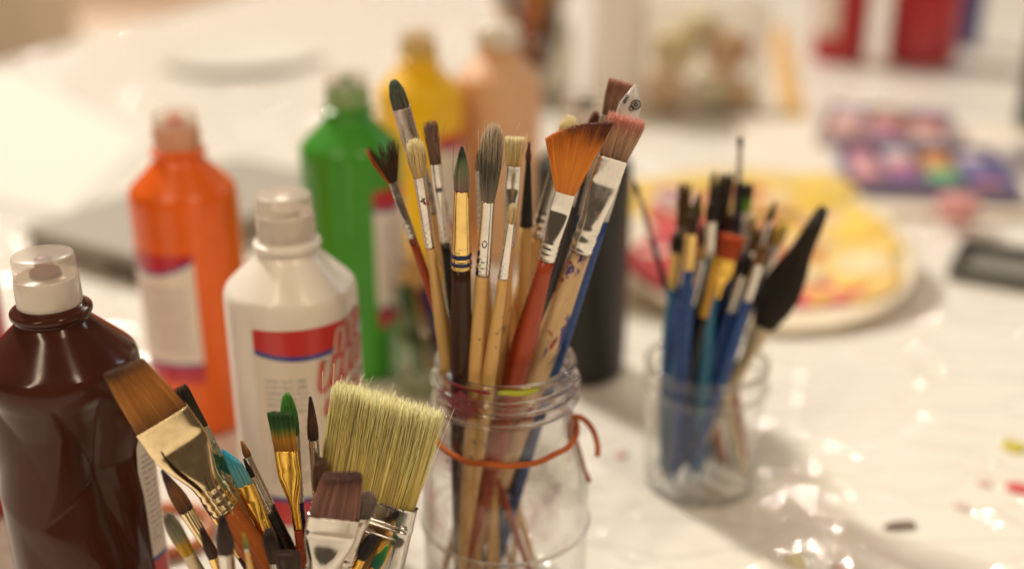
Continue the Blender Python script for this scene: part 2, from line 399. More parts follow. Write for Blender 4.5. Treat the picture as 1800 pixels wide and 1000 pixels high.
def bottle(px, py_sh, mat, label, lab=None, spot=None, dents=None, rad=.036, ks=1.0, capmat=None, lmat=None, script=False, xy=None, wide_cap=False, group='plastic bottles of poster paint', lean=0):
    if xy is None:
        P = at_k(px, py_sh, .172 * ks); x, y = P[0], P[1]
    else: x, y = xy
    root = empty('paint_bottle', (x, y, 0), label, 'bottle', group)
    root.rotation_euler = (0, R(lean), 0)
    g = rad / .036; capg = g * (.93 if dents else 1)
    prof = [(.020, .003), (.031, 0), (.0355, .006), (.0360, .03), (.0360, .166), (.0350, .1715), (.0182, .1880), (.0162, .1905), (.0162, .1922), (.0182, .1930), (.0182, .1958), (.0162, .1967), (.0148, .1980)]
    prof = rounded([(r * g, z * ks) for r, z in prof], .0035, 4)
    # dense rings so that folds show
    dense = []
    for (r0, z0), (r1, z1) in zip(prof[:-1], prof[1:]):
        m = max(1, int(abs(z1 - z0) / .0016)) if dents else max(1, int(abs(z1 - z0) / .02))
        for k in range(m): t = k / m; dense.append((r0 + (r1 - r0) * t, z0 + (z1 - z0) * t))
    dense.append(prof[-1])
    V, f = lathe(dense, 220 if dents else 64)
    tc = towards_camera(x, y)
    if dents: V = dent(np.asarray(V), tc, dents, 3)
    mesh_obj('body', V, f, mat, root)
    zc = .1984 * ks
    # flip-top cap: ribbed skirt, see-through lid, spout and paint showing under the lid
    n = 120; a = np.linspace(0, 2 * np.pi, n, endpoint=False); rb = 1 + .012 * (np.arange(n) % 2)
    q = 1.25 * g if wide_cap else capg; g = capg
    cm = capmat or M['cap_white']
    rings = [np.stack([r * q * m * np.cos(a), r * q * m * np.sin(a), np.full(n, zc + z)], 1) for r, z, m in ((.0150, -.0010, 1), (.0154, 0, rb), (.0152, .0120, rb), (.0150, .0126, 1), (.0149, .0131, 1), (.0146, .0133, 1))]
    V, f = loft(rings); cap = mesh_obj('cap', V, f, cm, root)
    if not wide_cap:
        V, f = lathe([(.0149 * g, zc + .0136), (.0150 * g, zc + .0150), (.0148 * g, zc + .0222), (.0144 * g, zc + .0232), (.0135 * g, zc + .0236), (.003 * g, zc + .0237)], 64)
        mesh_obj('lid', V, f, M['cap_clear'], cap)
        V, f = lathe([(.0075 * g, zc + .0132), (.0070 * g, zc + .0160), (.0044 * g, zc + .0172), (.0042 * g, zc + .0215), (.0030 * g, zc + .0225)], 32)
        mesh_obj('spout', V, f, spot or mat, cap)
    else:
        V, f = lathe([(.0150 * q, zc + .0136), (.0150 * q, zc + .0165), (.0125 * q, zc + .0195), (.004 * q, zc + .0200)], 48); mesh_obj('lid', V, f, cm, cap)
    if lab:
        a0, a1, z0, z1 = lab; nu, nv = 28, 8; Vl, uv, fl_ = [], [], []
        for j in range(nv + 1):
            for i in range(nu + 1):
                t = i / nu; an = tc + R(a0 + (a1 - a0) * t); z = (z0 + (z1 - z0) * j / nv) * ks; rr = rad + .00035
                Vl.append((rr * math.cos(an), rr * math.sin(an), z)); uv.append((t, j / nv))
        for j in range(nv):
            for i in range(nu): k = j * (nu + 1) + i; fl_.append((k, k + 1, k + nu + 2, k + nu + 1))
        Vl = np.array(Vl)
        if dents: Vl = dent(Vl, tc, dents, 3); Vl[:, :2] *= 1.006
        lo = mesh_obj('label', Vl, fl_, lmat, root, uv=uv)
        if script:      # looping handwritten brand lettering on the label: a pale outline with red strokes on it
            def strokes(nm, pal, width, dr):
                for (a_s, a_e, zb, hgt, loops, ph) in ((34, 66, .136, .013, 3, 0), (16, 72, .120, .015, 5, 1.0), (22, 66, .106, .010, 4, 2.2)):
                    m = 90; t = np.linspace(0, 1, m)
                    an = a_s + (a_e - a_s) * t + 4.5 * np.sin(2 * np.pi * loops * t + ph)
                    zz = zb + .010 * t + hgt * (.5 - .5 * np.cos(2 * np.pi * loops * t + ph + .9)) * (.75 + .5 * np.sin(3.3 * t * loops + ph) ** 2)
                    A = tc + np.radians(an); rr = rad + dr
                    path = np.stack([rr * np.cos(A), rr * np.sin(A), zz * ks], 1)
                    tg = np.gradient(path, axis=0); nr = np.stack([np.cos(A), np.sin(A), 0 * A], 1)
                    sd = np.cross(tg, nr); sd /= np.linalg.norm(sd, axis=1)[:, None] + 1e-9
                    Vs = np.concatenate([path - sd * width, path + sd * width]); fq = [(i, i + 1, i + 1 + m, i + m) for i in range(m - 1)]
                    mesh_obj(nm, Vs, fq, pal, lo)
            strokes('lettering_outline', paint('pale_print', (.80, .62, .54)), .0026, .0006)
            strokes('lettering', paint('red_print', (.58, .05, .04)), .0010, .0009)
    return root

L_red = label_mat('red_label'); L_red2 = label_mat('crimson_label', band=(.50, .012, .03), low=(.50, .03, .06), split=.86, cols=(.10, .86))
P = {}
P['brown'] = plastic('brown_poster_paint', (.062, .018, .011), .16, .0, .2, .02, .1, spec=.28)
P['orange'] = plastic('orange_poster_paint', (.86, .135, .003), .32, .25)
P['white'] = plastic('white_poster_paint', (.91, .86, .78), .35, .2, .03, scuff=.05)
P['green'] = plastic('green_poster_paint', (.045, .30, .012), .32, .25)
P['yellow'] = plastic('yellow_poster_paint', (.92, .54, .002), .35, .2)
P['skin'] = plastic('skin_tone_poster_paint', (.76, .46, .27), .4, .15)
P['grey'] = plastic('black_poster_paint', (.020, .018, .016), .42, .05, spec=.35)
P['red'] = plastic('red_poster_paint', (.42, .008, .014), .3, .3)
P['blue'] = plastic('blue_poster_paint', (.02, .04, .22), .3, .3)
redspot = paint('brown_paint_under_lid', (.20, .035, .02))

bottle(103, 622, P['brown'], 'dented dark brown paint bottle with clear flip cap at the left', lab=(58, 112, .045, .150), spot=redspot, lmat=L_red,
       dents=[(R(20), .118, .0175, ((100, .048), (35, .030), (-20, .034), (-62, .060), (-100, .085), (-140, .040), (168, .030), (135, .052))),
              (R(-42), .140, .0060, ((80, .026), (-30, .050), (-110, .040), (170, .03))), (R(-18), .060, .0035, ((60, .05), (-10, .022), (-80, .05), (180, .022), (120, .04))), (R(52), .075, .0050, ((90, .06), (0, .014), (-90, .06), (180, .016)))])
bottle(320, 325, P['orange'], ks=1.03, label='orange paint bottle with clear cap behind the brown bottle', lab=(-78, 2, .045, .135), lmat=L_red2, spot=P['orange'], capmat=cap_plastic('orange_tinted_cap', (.80, .42, .26), .12))
bottle(510, 495, P['white'], 'white paint bottle with red and blue label and lettering', lab=(-36, 92, .040, .1585), lmat=label_mat('red_banner_label', split=.875), script=True, spot=P['white'])
bottle(615, 250, P['green'], ks=1.07, rad=.0378, label='bright green paint bottle behind the white bottle', lab=(22, 100, .045, .145), lmat=L_red2, spot=P['green'], capmat=cap_plastic('green_tinted_cap', (.30, .48, .18), .15))
bottle(737, 152, P['yellow'], ks=1.05, label='yellow paint bottle between the green and skin toned bottles', lab=(20, 100, .045, .135), lmat=L_red2, spot=P['yellow'], rad=.0395, capmat=cap_plastic('yellow_tinted_cap', (.72, .50, .14), .1))
bottle(876, 130, P['skin'], ks=1.05, label='skin toned paint bottle with wide white cap', rad=.0410, wide_cap=True, capmat=cap_plastic('white_cap', (.84, .78, .70), .0))
bottle(1027, 283, P['grey'], 'black paint bottle with clear cap behind the tall brush jar', spot=P['grey'])
bottle(-82, 520, P['red'], 'deep red paint bottle cut off by the left picture edge', xy=(-.344, .625))
# far bottles on the table beyond
p = at_k(1472, 106, 0); bottle(0, 0, P['red'], 'far red paint bottle with a pale label patch', xy=(p[0], p[1]), rad=.049, lab=(-60, -8, .05, .14), lmat=label_mat('pale_label', band=(.7, .6, .5), line=(.7, .6, .5), split=.9))
p = at_k(1616, 110, 0); bottle(0, 0, P['red'], 'far larger plain red paint bottle', xy=(p[0], p[1]), rad=.062, ks=1.1)
p = at_k(1712, 92, 0); bottle(0, 0, P['blue'], 'far dark blue paint bottle beside the large red one', xy=(p[0], p[1] + .06), rad=.030)
p = at_k(1830, 238, 0); bottle(0, 0, P['grey'], 'far black paint bottle at the right picture edge', xy=(p[0], p[1]), rad=.036)

# ------------------------------------------------------------------ jars
def jar(name, x, y, outer, wall, mat, label, n=72, flute=0, cat='jar'):
    """outer profile bottom->rim, inner wall offset inwards"""
    outer = rounded(outer, .003, 4)
    inner = [(max(r - wall, .002), max(z, wall * 1.8)) for r, z in outer]
    root = empty(name, (x, y, 0), label, cat)
    a = np.linspace(0, 2 * np.pi, n, endpoint=False)
    def ring(r, z, fl): 
        rr = r * (1 + fl * np.cos(a * 18)); return np.stack([rr * np.cos(a), rr * np.sin(a), np.full(n, z)], 1)
    k0 = outer[0][1]
    zt = max(z for _, z in outer)
    rings = [ring(r, z, flute * (1 if .006 < z < zt - .02 else 0)) for r, z in outer]
    rings += [ring(outer[-1][0] - wall * .5, zt + .0006, 0)] + [ring(r, z, 0) for r, z in inner[::-1]]
    V, f = loft(rings); mesh_obj('glass', V, f, mat, root)
    return root
JX, JY, JK = -.0035, .5215, .150
main_prof = [(.030, .0), (.0405, .0015), (.0440, .006), (.0440, .0555), (.0446, .0570), (.0440, .0585), (.0440, .078), (.0425, .088), (.0385, .100), (.0362, .108), (.0352, .116), (.0350, .128), (.0362, .1305), (.0362, .1325), (.0349, .1345), (.0349, .1385), (.0361, .1400), (.0361, .1425), (.0350, .1440), (.0352, .1475), (.0350, .1495)]
G_main = glass('tall_jar_glass', stain=(.60, .46, .52), stain_lo=.50)
mj = jar('glass_jar', JX, JY, main_prof, .0026, G_main, 'tall clear glass jar with orange twine holding the sharp brushes')
tcj = towards_camera(JX, JY)
def solid_glass():
    s = NT('solid_rim_glass'); s.n.remove(s.b); g = s.new('ShaderNodeBsdfGlass'); g.inputs['IOR'].default_value = 1.5; g.inputs['Roughness'].default_value = .01; g.inputs[0].default_value = (.98, .99, .98, 1)
    t = s.new('ShaderNodeBsdfTransparent'); m = s.new('ShaderNodeMixShader'); m.inputs[0].default_value = .75; s.link(t.outputs[0], m.inputs[1]); s.link(g.outputs[0], m.inputs[2]); s.link(m.outputs[0], s.out.inputs[0]); return s.m
SG = solid_glass()
a_ = np.linspace(0, 2 * np.pi, 97)
V, f = tube(np.stack([.0341 * np.cos(a_), .0341 * np.sin(a_), np.full(97, .1503)], 1), .0021, 12, cap=False); mesh_obj('rim', V, f, SG, mj)
for z0_, t0_, t1_ in ((.1435, -1.9, 1.5), (.1375, -1.2, 2.3), (.1310, -2.6, 2.6), (.0575, -3.1, 3.1)):
    t_ = np.linspace(t0_, t1_, 80); rr_ = .0372 if z0_ > .1 else .0446
    V, f = tube(np.stack([rr_ * np.cos(tcj + t_), rr_ * np.sin(tcj + t_), z0_ + (.0012 * t_ if z0_ > .1 else 0 * t_)], 1), .0014 * np.clip(np.minimum(t_ - t0_, t1_ - t_) * 4 + .15, .15, 1) * (1 if z0_ > .1 else .7), 10); mesh_obj('thread', V, f, SG, mj)
def smear(a0, a1, z0, z1, col, seed, dr=.0004, lo=.40, alpha=.85, rr=None):
    nu, nv = 24, 6; Vs, fs_, uvs = [], [], []
    for j in range(nv + 1):
        z = z0 + (z1 - z0) * j / nv
        r = (rr if rr else np.interp(z, [.06, .078, .088, .100, .108, .116, .128, .150], [.044, .044, .0425, .0385, .0362, .0354, .0362, .0364])) + dr
        for i in range(nu + 1):
            an = tcj + R(a0 + (a1 - a0) * i / nu); Vs.append((r * math.cos(an), r * math.sin(an), z)); uvs.append((i / nu, j / nv))
    for j in range(nv):
        for i in range(nu): k = j * (nu + 1) + i; fs_.append((k, k + 1, k + nu + 2, k + nu + 1))
    mesh_obj('paint_smear', Vs, fs_, film('smeared_paint', col, alpha, lo), mj, uv=uvs)
smear(-66, -8, .131, .1492, (.30, .012, .035), 1, lo=.37)
smear(52, 84, .134, .1492, (.32, .02, .06), 2, lo=.40)
smear(-80, -40, .090, .128, (.34, .10, .14), 3, lo=.55, alpha=.6)
smear(38, 78, .088, .120, (.40, .12, .12), 4, lo=.55, alpha=.6)
smear(-30, -10, .116, .126, (.06, .28, .04), 5, lo=.52, alpha=.8)
# lime paint along the front of the rim
m = 40; an = tcj + np.radians(np.linspace(-6, 27, m)); rs = np.random.RandomState(5)
path = np.stack([.0352 * np.cos(an), .0352 * np.sin(an), .1494 + .0003 * np.sin(np.arange(m) * .22)], 1)
V, f = tube(path, .0007 + .0009 * np.sin(np.linspace(0, np.pi, m)) ** .5 + .0003 * rs.rand(m), 8); mesh_obj('rim_paint', V, f, paint('lime_paint', (.42, .44, .02)), mj)
m = 24; an = tcj + np.radians(np.linspace(-52, -12, m)); path = np.stack([.0352 * np.cos(an), .0352 * np.sin(an), np.full(m, .1492)], 1)
V, f = tube(path, .0006 + .0004 * rs.rand(m), 8); mesh_obj('rim_paint', V, f, paint('crimson_paint', (.30, .01, .03)), mj)
# orange twine, three plies twisted
tw_root = empty('orange_twine', (JX, JY, 0), 'orange twine tied round the neck of the tall jar', 'twine')
def ply(path, nm, rad=.00072, off=.00092, turns=60):
    path = np.asarray(path); mm = len(path); T = np.gradient(path, axis=0); T /= np.linalg.norm(T, axis=1)[:, None]
    up = np.tile([.13, .2, 1.0], (mm, 1)); n1 = np.cross(T, up); n1 /= np.linalg.norm(n1, axis=1)[:, None]; n2 = np.cross(T, n1)
    wm = wool
    for q in range(3):
        ph = np.linspace(0, 2 * np.pi * turns, mm) + q * 2.094
        V, f = tube(path + off * (np.cos(ph)[:, None] * n1 + np.sin(ph)[:, None] * n2), rad, 6); mesh_obj(nm, V, f, wm, tw_root)
    # fuzz
    rs = np.random.RandomState(mm); k = mm
    i = rs.randint(0, mm, k); b = path[i]; d = rs.normal(size=(k, 3)); d /= np.linalg.norm(d, axis=1)[:, None]
    Vf = np.stack([b + d * .0009, b + d * .0009 + T[i] * .00012, b + d * (.0014 + .0012 * rs.rand(k))[:, None] + T[i] * rs.normal(0, .0008, (k, 1))], 1).reshape(-1, 3)
    o = mesh_obj('twine_fuzz', Vf, None, wm, tw_root, quads=(np.arange(3 * k), [])); o['kind'] = 'stuff'
wool = paint('orange_wool', (.50, .12, .022), .85, .45)
a = np.linspace(0, 2 * np.pi, 520); dz = .0006 * np.sin(a + .6) + .0004 * np.sin(7 * a + 1) + .0003 * np.sin(13 * a)
ply(np.stack([.0373 * np.cos(a), .0373 * np.sin(a), .1110 + dz], 1), 'twine_strand', turns=75)
def twpath(pts, mm):
    pts = np.asarray(pts, float); t = np.linspace(0, len(pts) - 1, mm); out = []
    for q in t:
        i = min(int(q), len(pts) - 2); u = q - i; p0, p1, p2, p3 = (pts[max(0, min(len(pts) - 1, i + d))] for d in (-1, 0, 1, 2))
        out.append(.5 * ((2 * p1) + (-p0 + p2) * u + (2 * p0 - 5 * p1 + 4 * p2 - p3) * u * u + (-p0 + 3 * p1 - 3 * p2 + p3) * u ** 3))
    return np.array(out)
def tp(px, py, Y): q = at_y(px, py, JY + Y); return (q[0] - JX, q[1] - JY, q[2])
ply(twpath([tp(1003, 760, .006), tp(1006, 735, .004), tp(1022, 734, .002), tp(1040, 752, 0), tp(1050, 780, -.002), tp(1050, 800, -.003)], 70), 'twine_tail', turns=9)
ply(twpath([tp(1003, 758, .004), tp(1010, 770, .002), tp(1020, 800, .001), tp(1028, 828, 0), tp(1036, 846, -.002)], 60), 'twine_tail', rad=.0006, turns=8)
ply(twpath([tp(1000, 770, .000), tp(1003, 750, -.002), tp(1010, 742, .002), tp(1012, 758, .006), tp(1004, 772, .006)], 40), 'twine_knot', turns=5)

# ------------------------------------------------------------------ brushes
def strands(n, L, a, b, shape, stops, seed, w=.00014, spread=0., bulge=.15, jit=.05, wild=.02, clump=0, skew=0., dome=.7, tipw=.1, S=6, stray=4, fan=0., flat_top=.0, jitc=.22, foff=0., ucol=None, core=True):
    rs = np.random.RandomState(seed)
    flat = shape in ('flat', 'fan', 'angle')
    if flat:
        u = rs.uniform(-1, 1, n); v = rs.uniform(-1, 1, n); v = np.sign(v) * np.abs(v) ** .6 * np.sqrt(np.clip(1 - .9 * np.abs(u) ** 4, 0, 1))
    else:
        r = rs.rand(n) ** .38; th = rs.uniform(0, 2 * np.pi, n); u, v = r * np.cos(th), r * np.sin(th)
    rr = np.hypot(u, v)
    ln = 1 - jit * rs.rand(n)
    if shape == 'filbert': ln *= np.sqrt(np.clip(1 - (dome * np.abs(u)) ** 2.2, .05, 1)) * (1 - .08 * np.abs(v))
    if shape == 'dome': ln *= np.sqrt(np.clip(1 - (dome * rr) ** 2.2, .05, 1))
    if shape == 'angle': ln *= 1 - skew * (u + 1) / 2
    if shape == 'fan': ln *= 1 + skew * u
    if shape == 'flat': ln *= 1 + skew * u + flat_top * rs.normal(0, .04, n)
    t = np.linspace(0, 1, S + 1)[None, :]
    if shape == 'point':
        sc = (1 + bulge * np.sin(np.pi * np.clip(t * 1.5, 0, 1))) * np.clip(1 - t ** 2.4, 0, 1) + tipw * t
    elif shape in ('filbert', 'dome'):
        sc = 1 + bulge * np.sin(np.pi * t * .75) - .12 * t ** 3
    else: sc = 1 + spread * t + bulge * np.sin(np.pi * t * .8)
    sc2 = sc if not flat else 1 + bulge * np.sin(np.pi * t * .8) - (.15 if shape != 'flat' else -.25 * flat_top) * t
    cx, cyv = u, v
    if clump:
        cu = rs.uniform(-1, 1, clump) ; cv = rs.uniform(-1, 1, clump)
        kk = np.argmin((u[:, None] - cu) ** 2 + .6 * (v[:, None] - cv) ** 2, 1); tt = .75 * t ** 1.3
        uu = u[:, None] * (1 - tt) + cu[kk][:, None] * tt; vv = v[:, None] * (1 - tt) + cv[kk][:, None] * tt
    else: uu, vv = np.repeat(u[:, None], S + 1, 1), np.repeat(v[:, None], S + 1, 1)
    z = L * ln[:, None] * t
    if shape == 'fan':
        ang = uu * fan + foff; X = uu * a + np.sin(ang) * z; Z = np.cos(ang) * z + 0 * z
    else: X = uu * a * sc; Z = z
    Y = vv * b * sc2
    d = rs.normal(0, wild * L, (n, 2)); X = X + d[:, :1] * t ** 2; Y = Y + d[:, 1:] * t ** 2
    if stray:
        si = rs.choice(n, stray, replace=False); X[si] += rs.normal(0, .16 * L, (stray, 1)) * t ** 1.5; Y[si] += rs.normal(0, .12 * L, (stray, 1)) * t ** 1.5; Z[si] *= 1.12
    P_ = np.stack([X, Y, Z], 2)                       # n,S+1,3
    wv = (w * rs.uniform(.7, 1.3, n))[:, None] * (1 - .6 * t ** 2)
    q = np.array([0, 2.094, 4.189]) + rs.uniform(0, 6.28, n)[:, None]
    off = np.stack([np.cos(q), np.sin(q), 0 * q], 2)  # n,3,3
    V = P_[:, :, None, :] + wv[:, :, None, None] * off[:, None, :, :]   # n,S+1,3,3
    V = V.reshape(-1, 3)
    base = (np.arange(n) * (S + 1) * 3)[:, None, None] + (np.arange(S) * 3)[None, :, None]
    j = np.arange(3)[None, None, :]; j2 = (j + 1) % 3
    Q = np.stack([base + j, base + j2, base + j2 + 3, base + j + 3], 3).reshape(-1, 4)
    tips = (np.arange(n) * (S + 1) * 3 + S * 3)[:, None] + np.arange(3)[None, :]
    ps = [s[0] for s in stops]; g = np.clip(Z / L, 0, 1) + rs.normal(0, .04, (n, 1))
    col = np.stack([np.interp(g, ps, [s[1][c] for s in stops]) for c in range(3)], 2)
    if ucol is not None: k_ = (u < ucol[0]).astype(float)[:, None, None]; col = col * (1 - k_) + np.array(ucol[1]) * k_
    col = col * 1.35 * (1 + jitc * rs.normal(size=(n, 1, 1)).clip(-2, 2)); col = np.clip(col, .002, 1)
    col = np.repeat(col[:, :, None, :], 3, 2).reshape(-1, 3)
    if not core: return V, tips, Q, col
    # core so that no light shows through the middle
    N = 20; an = np.linspace(0, 2 * np.pi, N, endpoint=False); cr = []; cc = []
    for i in range(9):
        tt = i / 8
        if shape == 'fan':
            uu_ = np.cos(an) * .93; vv_ = np.sin(an) * .5; zz = L * .9 * tt; A = uu_ * fan + foff; zz = zz * (1 + skew * uu_)
            ring = np.stack([uu_ * a + np.sin(A) * zz, vv_ * b, np.cos(A) * zz], 1)
        else:
            s1 = np.interp(tt, t[0], sc[0]); s2 = np.interp(tt, t[0], sc2[0]); ex = .6 if flat else 1
            uu_ = np.sign(np.cos(an)) * np.abs(np.cos(an)) ** ex; vv_ = np.sign(np.sin(an)) * np.abs(np.sin(an)) ** ex
            lf = np.ones(N) * (1 - jit - .06)
            if shape in ('filbert',): lf *= np.sqrt(np.clip(1 - (dome * np.abs(uu_)) ** 2.2, .05, 1))
            if shape == 'dome': lf *= .8
            if shape == 'angle': lf *= 1 - skew * (uu_ + 1) / 2
            if shape == 'flat': lf *= 1 + skew * uu_
            kk_ = .84 * (1 - (.5 * tt ** 6 if not flat else .1 * tt ** 4))
            ring = np.stack([uu_ * a * s1 * kk_, vv_ * b * s2 * kk_ * .9, L * lf * tt], 1)
        cr.append(ring); cc.append(np.repeat([[np.interp(tt, ps, [s[1][c] for s in stops]) * .8 for c in range(3)]], N, 0))
    Vc = np.concatenate(cr); nb = len(V)
    Qc = [(i * N + k, i * N + (k + 1) % N, (i + 1) * N + (k + 1) % N, (i + 1) * N + k) for i in range(8) for k in range(N)]
    Vc = np.concatenate([Vc, cr[-1].mean(0)[None, :]]); tc_ = [(8 * N + k, 8 * N + (k + 1) % N, 9 * N) for k in range(N)]
    V = np.concatenate([V, Vc]); Q = np.concatenate([Q, np.array(Qc) + nb]); T = np.concatenate([tips, np.array(tc_) + nb])
    col = np.concatenate([col, *cc, cc[-1][:1]])
    return V, T, Q, col

WARN = []
def brush(cont, tip, low, yb, yf, wb, wf, wh, label, shape='point', stops=None, n=500, dr=0., dt=None, fer=None, hand=None, flat=False, thick=.35,
          w=.00014, roll=0., bands=None, seed=1, bpx=None, S=6, wt=None, group=None, hflat=1.0, beads=3, endw=.45, mark=None, rect=False, no_ferrule=False, **kw):
    """tip/low: photo pixels on the brush's axis; yb, yf: pixel heights of the hair root and of the ferrule's end; wb, wf, wh: widths in pixels"""
    cx, cy_, rimk, flk, Rm, Rb = cont
    Yr = cy_ + dr; pyr = proj(np.array([0, Yr, rimk]))[1]
    sl = (low[0] - tip[0]) / (low[1] - tip[1]); pxr = tip[0] + sl * (pyr - tip[1])
    Pr = at_y(pxr, pyr, Yr); dt = dr * 1.4 if dt is None else dt
    T = at_y(tip[0], tip[1], cy_ + dt); ax = T - Pr; Lr = np.linalg.norm(ax); ax /= Lr
    if math.hypot(Pr[0] - cx, dr) > Rm: WARN.append((label, 'rim', round(math.hypot(Pr[0] - cx, dr), 4)))
    t = 0; B = Pr.copy()
    for _ in range(600):
        Q_ = B - ax * .0005
        if Q_[2] < flk + .001: break
        if Q_[2] < rimk - .03 and math.hypot(Q_[0] - cx, Q_[1] - cy_) > Rb: break
        B = Q_
    Ltot = np.linalg.norm(T - B)
    def s_at(py):
        lo_, hi = 0., Ltot
        for _ in range(40):
            mid = (lo_ + hi) / 2
            if proj(B + ax * mid)[1] > py: lo_ = mid
            else: hi = mid
        return (lo_ + hi) / 2
    sb, sf = s_at(yb), s_at(yf); zb = depth(B + ax * sb) / F; zf = depth(B + ax * sf) / F
    root = empty('paint_brush', tuple(B), label, 'brush', group or cont_group[id(cont)])
    yl = np.array([0, CT, -ST]); yl = yl - ax * yl.dot(ax); yl /= np.linalg.norm(yl); xl = np.cross(yl, ax)
    mtx = Matrix(((xl[0], yl[0], ax[0]), (xl[1], yl[1], ax[1]), (xl[2], yl[2], ax[2]))) @ Matrix.Rotation(R(roll), 3, 'Z')
    root.rotation_euler = mtx.to_euler()
    a = wb * zb / 2; b = a * thick if flat else a; rf = wf * zf / 2; rh = wh * zf / 2
    L = Ltot - sb
    # hair
    V, Tt, Qd, col = strands(n, L * 1.0, a * .95, b * .92, shape, stops, seed, w=w, S=S, **kw)
    V[:, 2] += sb - .0005
    o = mesh_obj('bristles', V, None, bristle_mat(), root, quads=(Tt, Qd), vcol=col); o['kind'] = 'stuff'
    # ferrule
    N = 28; an = np.linspace(0, 2 * np.pi, N, endpoint=False); rings = []; m = 44
    ca, sa = np.cos(an), np.sin(an); Lf = sb - sf
    for i in range(m + 1):
        q = i / m                                       # 0 at the hair
        if flat:
            k = np.clip((q - .26) / .5, 0, 1) * (0 if rect else 1); k = k * k * (3 - 2 * k)
            A = a * (1 - k) + rf * k; Bb = b * (1 - k) + rf * k; ex = .45 * (1 - k) + 1.0 * k
            if q < .26: A *= 1 + .012 * math.exp(-((q - .22) / .03) ** 2)
            Bb *= 1 - .10 * math.exp(-((q - .27) / .05) ** 2)
        else:
            A = Bb = a * (1 - q) + rf * q; ex = 1.0
        if q > .72 and beads:
            wv = math.sin((q - .72) / .26 * math.pi * beads * 2); A *= 1 + .045 * max(0, wv) - .03 * max(0, -wv); Bb *= 1 + .045 * max(0, wv) - .03 * max(0, -wv)
        rings.append(np.stack([A * np.sign(ca) * np.abs(ca) ** ex, Bb * np.sign(sa) * np.abs(sa) ** ex, np.full(N, sb - q * Lf)], 1))
    lip = [rings[0] * np.array([.9, .9, 1]) + np.array([0, 0, -.0008]), rings[0] * np.array([1.015, 1.015, 1]) + np.array([0, 0, .0002])]
    V, f = loft(lip + rings)
    if not no_ferrule: fo = mesh_obj('ferrule', V, f, fer or M['silver'], root)
    if bands:
        for (q, hh, bm_) in bands:
            r_ = a * (1 - q) + rf * q if not flat else rf
            V, f = lathe([(r_ * .95, sb - q * Lf - hh), (r_ * 1.055, sb - q * Lf - hh * .8), (r_ * 1.055, sb - q * Lf + hh * .8), (r_ * .95, sb - q * Lf + hh)], 28); mesh_obj('colour_band', V, f, bm_, fo)
    # handle
    prof = []
    for i in range(25):
        q = i / 24
        r_ = np.interp(q, [0, .06, .22, .5, .96, 1], [rf * .93, rf * .97, rh, rh * .93, rh * endw, rh * endw * .5])
        prof.append((r_, sf + .001 - q * sf))
    prof = prof[::-1]; V, f = lathe(prof, 24); V = np.asarray(V) * np.array([1, hflat, 1])
    ho = mesh_obj('handle', V, f, hand or M['wood'], root)
    if mark:
        kind, py = mark; s0 = s_at(py); rr = (np.interp(s0, [sf, sb], [rf, a]) if s0 > sf else rh * .97) + .0002
        k = zf
        if kind == '0': ths = np.linspace(0, 2 * np.pi, 25); pth = np.stack([4 * np.cos(ths), 0 * ths, 6 * np.sin(ths)], 1)
        elif kind == '7': pth = np.array([(-3.5, 0, 5), (0, 0, 5.4), (3.5, 0, 5), (1.5, 0, 1), (-.5, 0, -5)], float)
        else: ths = np.linspace(0, 1, 20); pth = np.stack([4 * np.sin(9 * ths), 0 * ths, 10 * (ths - .5)], 1)
        pth *= k; rot = R(-roll); yy = -np.sqrt(np.clip((rr) ** 2 - pth[:, 0] ** 2, 0, None)); pth[:, 1] = yy; pth[:, 2] += s0
        V, f = tube(pth, .8 * k, 6); mo = mesh_obj('printed_number', V, f, M['ink'], ho)
    return root, dict(sb=sb, sf=sf, L=L, a=a, b=b, rf=rf, Ltot=Ltot, zb=zb)

cont_group = {}
JAR = (JX, JY, JK, .006, .0305, .036); cont_group[id(JAR)] = 'brushes in the tall glass jar'
HOG = [(0, (.44, .30, .12)), (.6, (.62, .48, .24)), (1, (.74, .63, .40))]
GREYB = [(0, (.22, .17, .12)), (.30, (.12, .105, .08)), (.48, (.10, .085, .065)), (.62, (.30, .24, .17)), (1, (.42, .34, .25))]
# --- brushes standing in the tall jar
brush(JAR, (664, 246), (752, 496), 322, 418, 15, 16, 21, 'splayed fan brush with black and orange hairs, leftmost in tall jar', 'fan',
      [(0, (.03, .015, .008)), (.6, (.05, .018, .008)), (1, (.025, .012, .008))], 260, core=False, dr=-.004, dt=.000, fer=M['silver_worn'], hand=M['rust_lacquer'], flat=True, thick=.3, fan=.46, foff=.02, clump=10, seed=11, jit=.30, stray=3, roll=8, jitc=.4, ucol=(-.55, (.36, .09, .012)))
brush(JAR, (727, 240), (787, 637), 311, 434, 23, 18, 28, 'cream round hog brush on paint-marked wooden handle, left of tall jar', 'dome', HOG, 800, dr=-.012, dt=-.020, hand=M['wood'], fer=M['silver_red'], bulge=.5, wild=.035, seed=12, stray=6, mark=('s', 350))
brush(JAR, (690, 137), (752, 350), 190, 372, 33, 27, 28, 'tall grey-green domed brush with long dull ferrule, highest at left', 'dome',
      [(0, (.10, .09, .07)), (.5, (.09, .10, .075)), (1, (.07, .12, .085))], 900, dr=.014, dt=.010, fer=M['silver_dull'], hand=M['wood_clean'], bulge=.0, dome=.85, wild=.008, seed=13, stray=0, beads=2, roll=20)
brush(JAR, (756, 210), (794, 520), 288, 425, 20, 18, 23, 'ragged brown round brush with black handle and stray hairs', 'flat',
      [(0, (.13, .07, .045)), (.7, (.24, .14, .09)), (.9, (.12, .06, .06)), (1, (.06, .025, .035))], 420, dr=.006, dt=.002, fer=M['silver'], hand=M['black_lacquer'], thick=.9, flat=True, spread=.05, bulge=.12, jit=.30, wild=.035, clump=8, seed=14, stray=10)
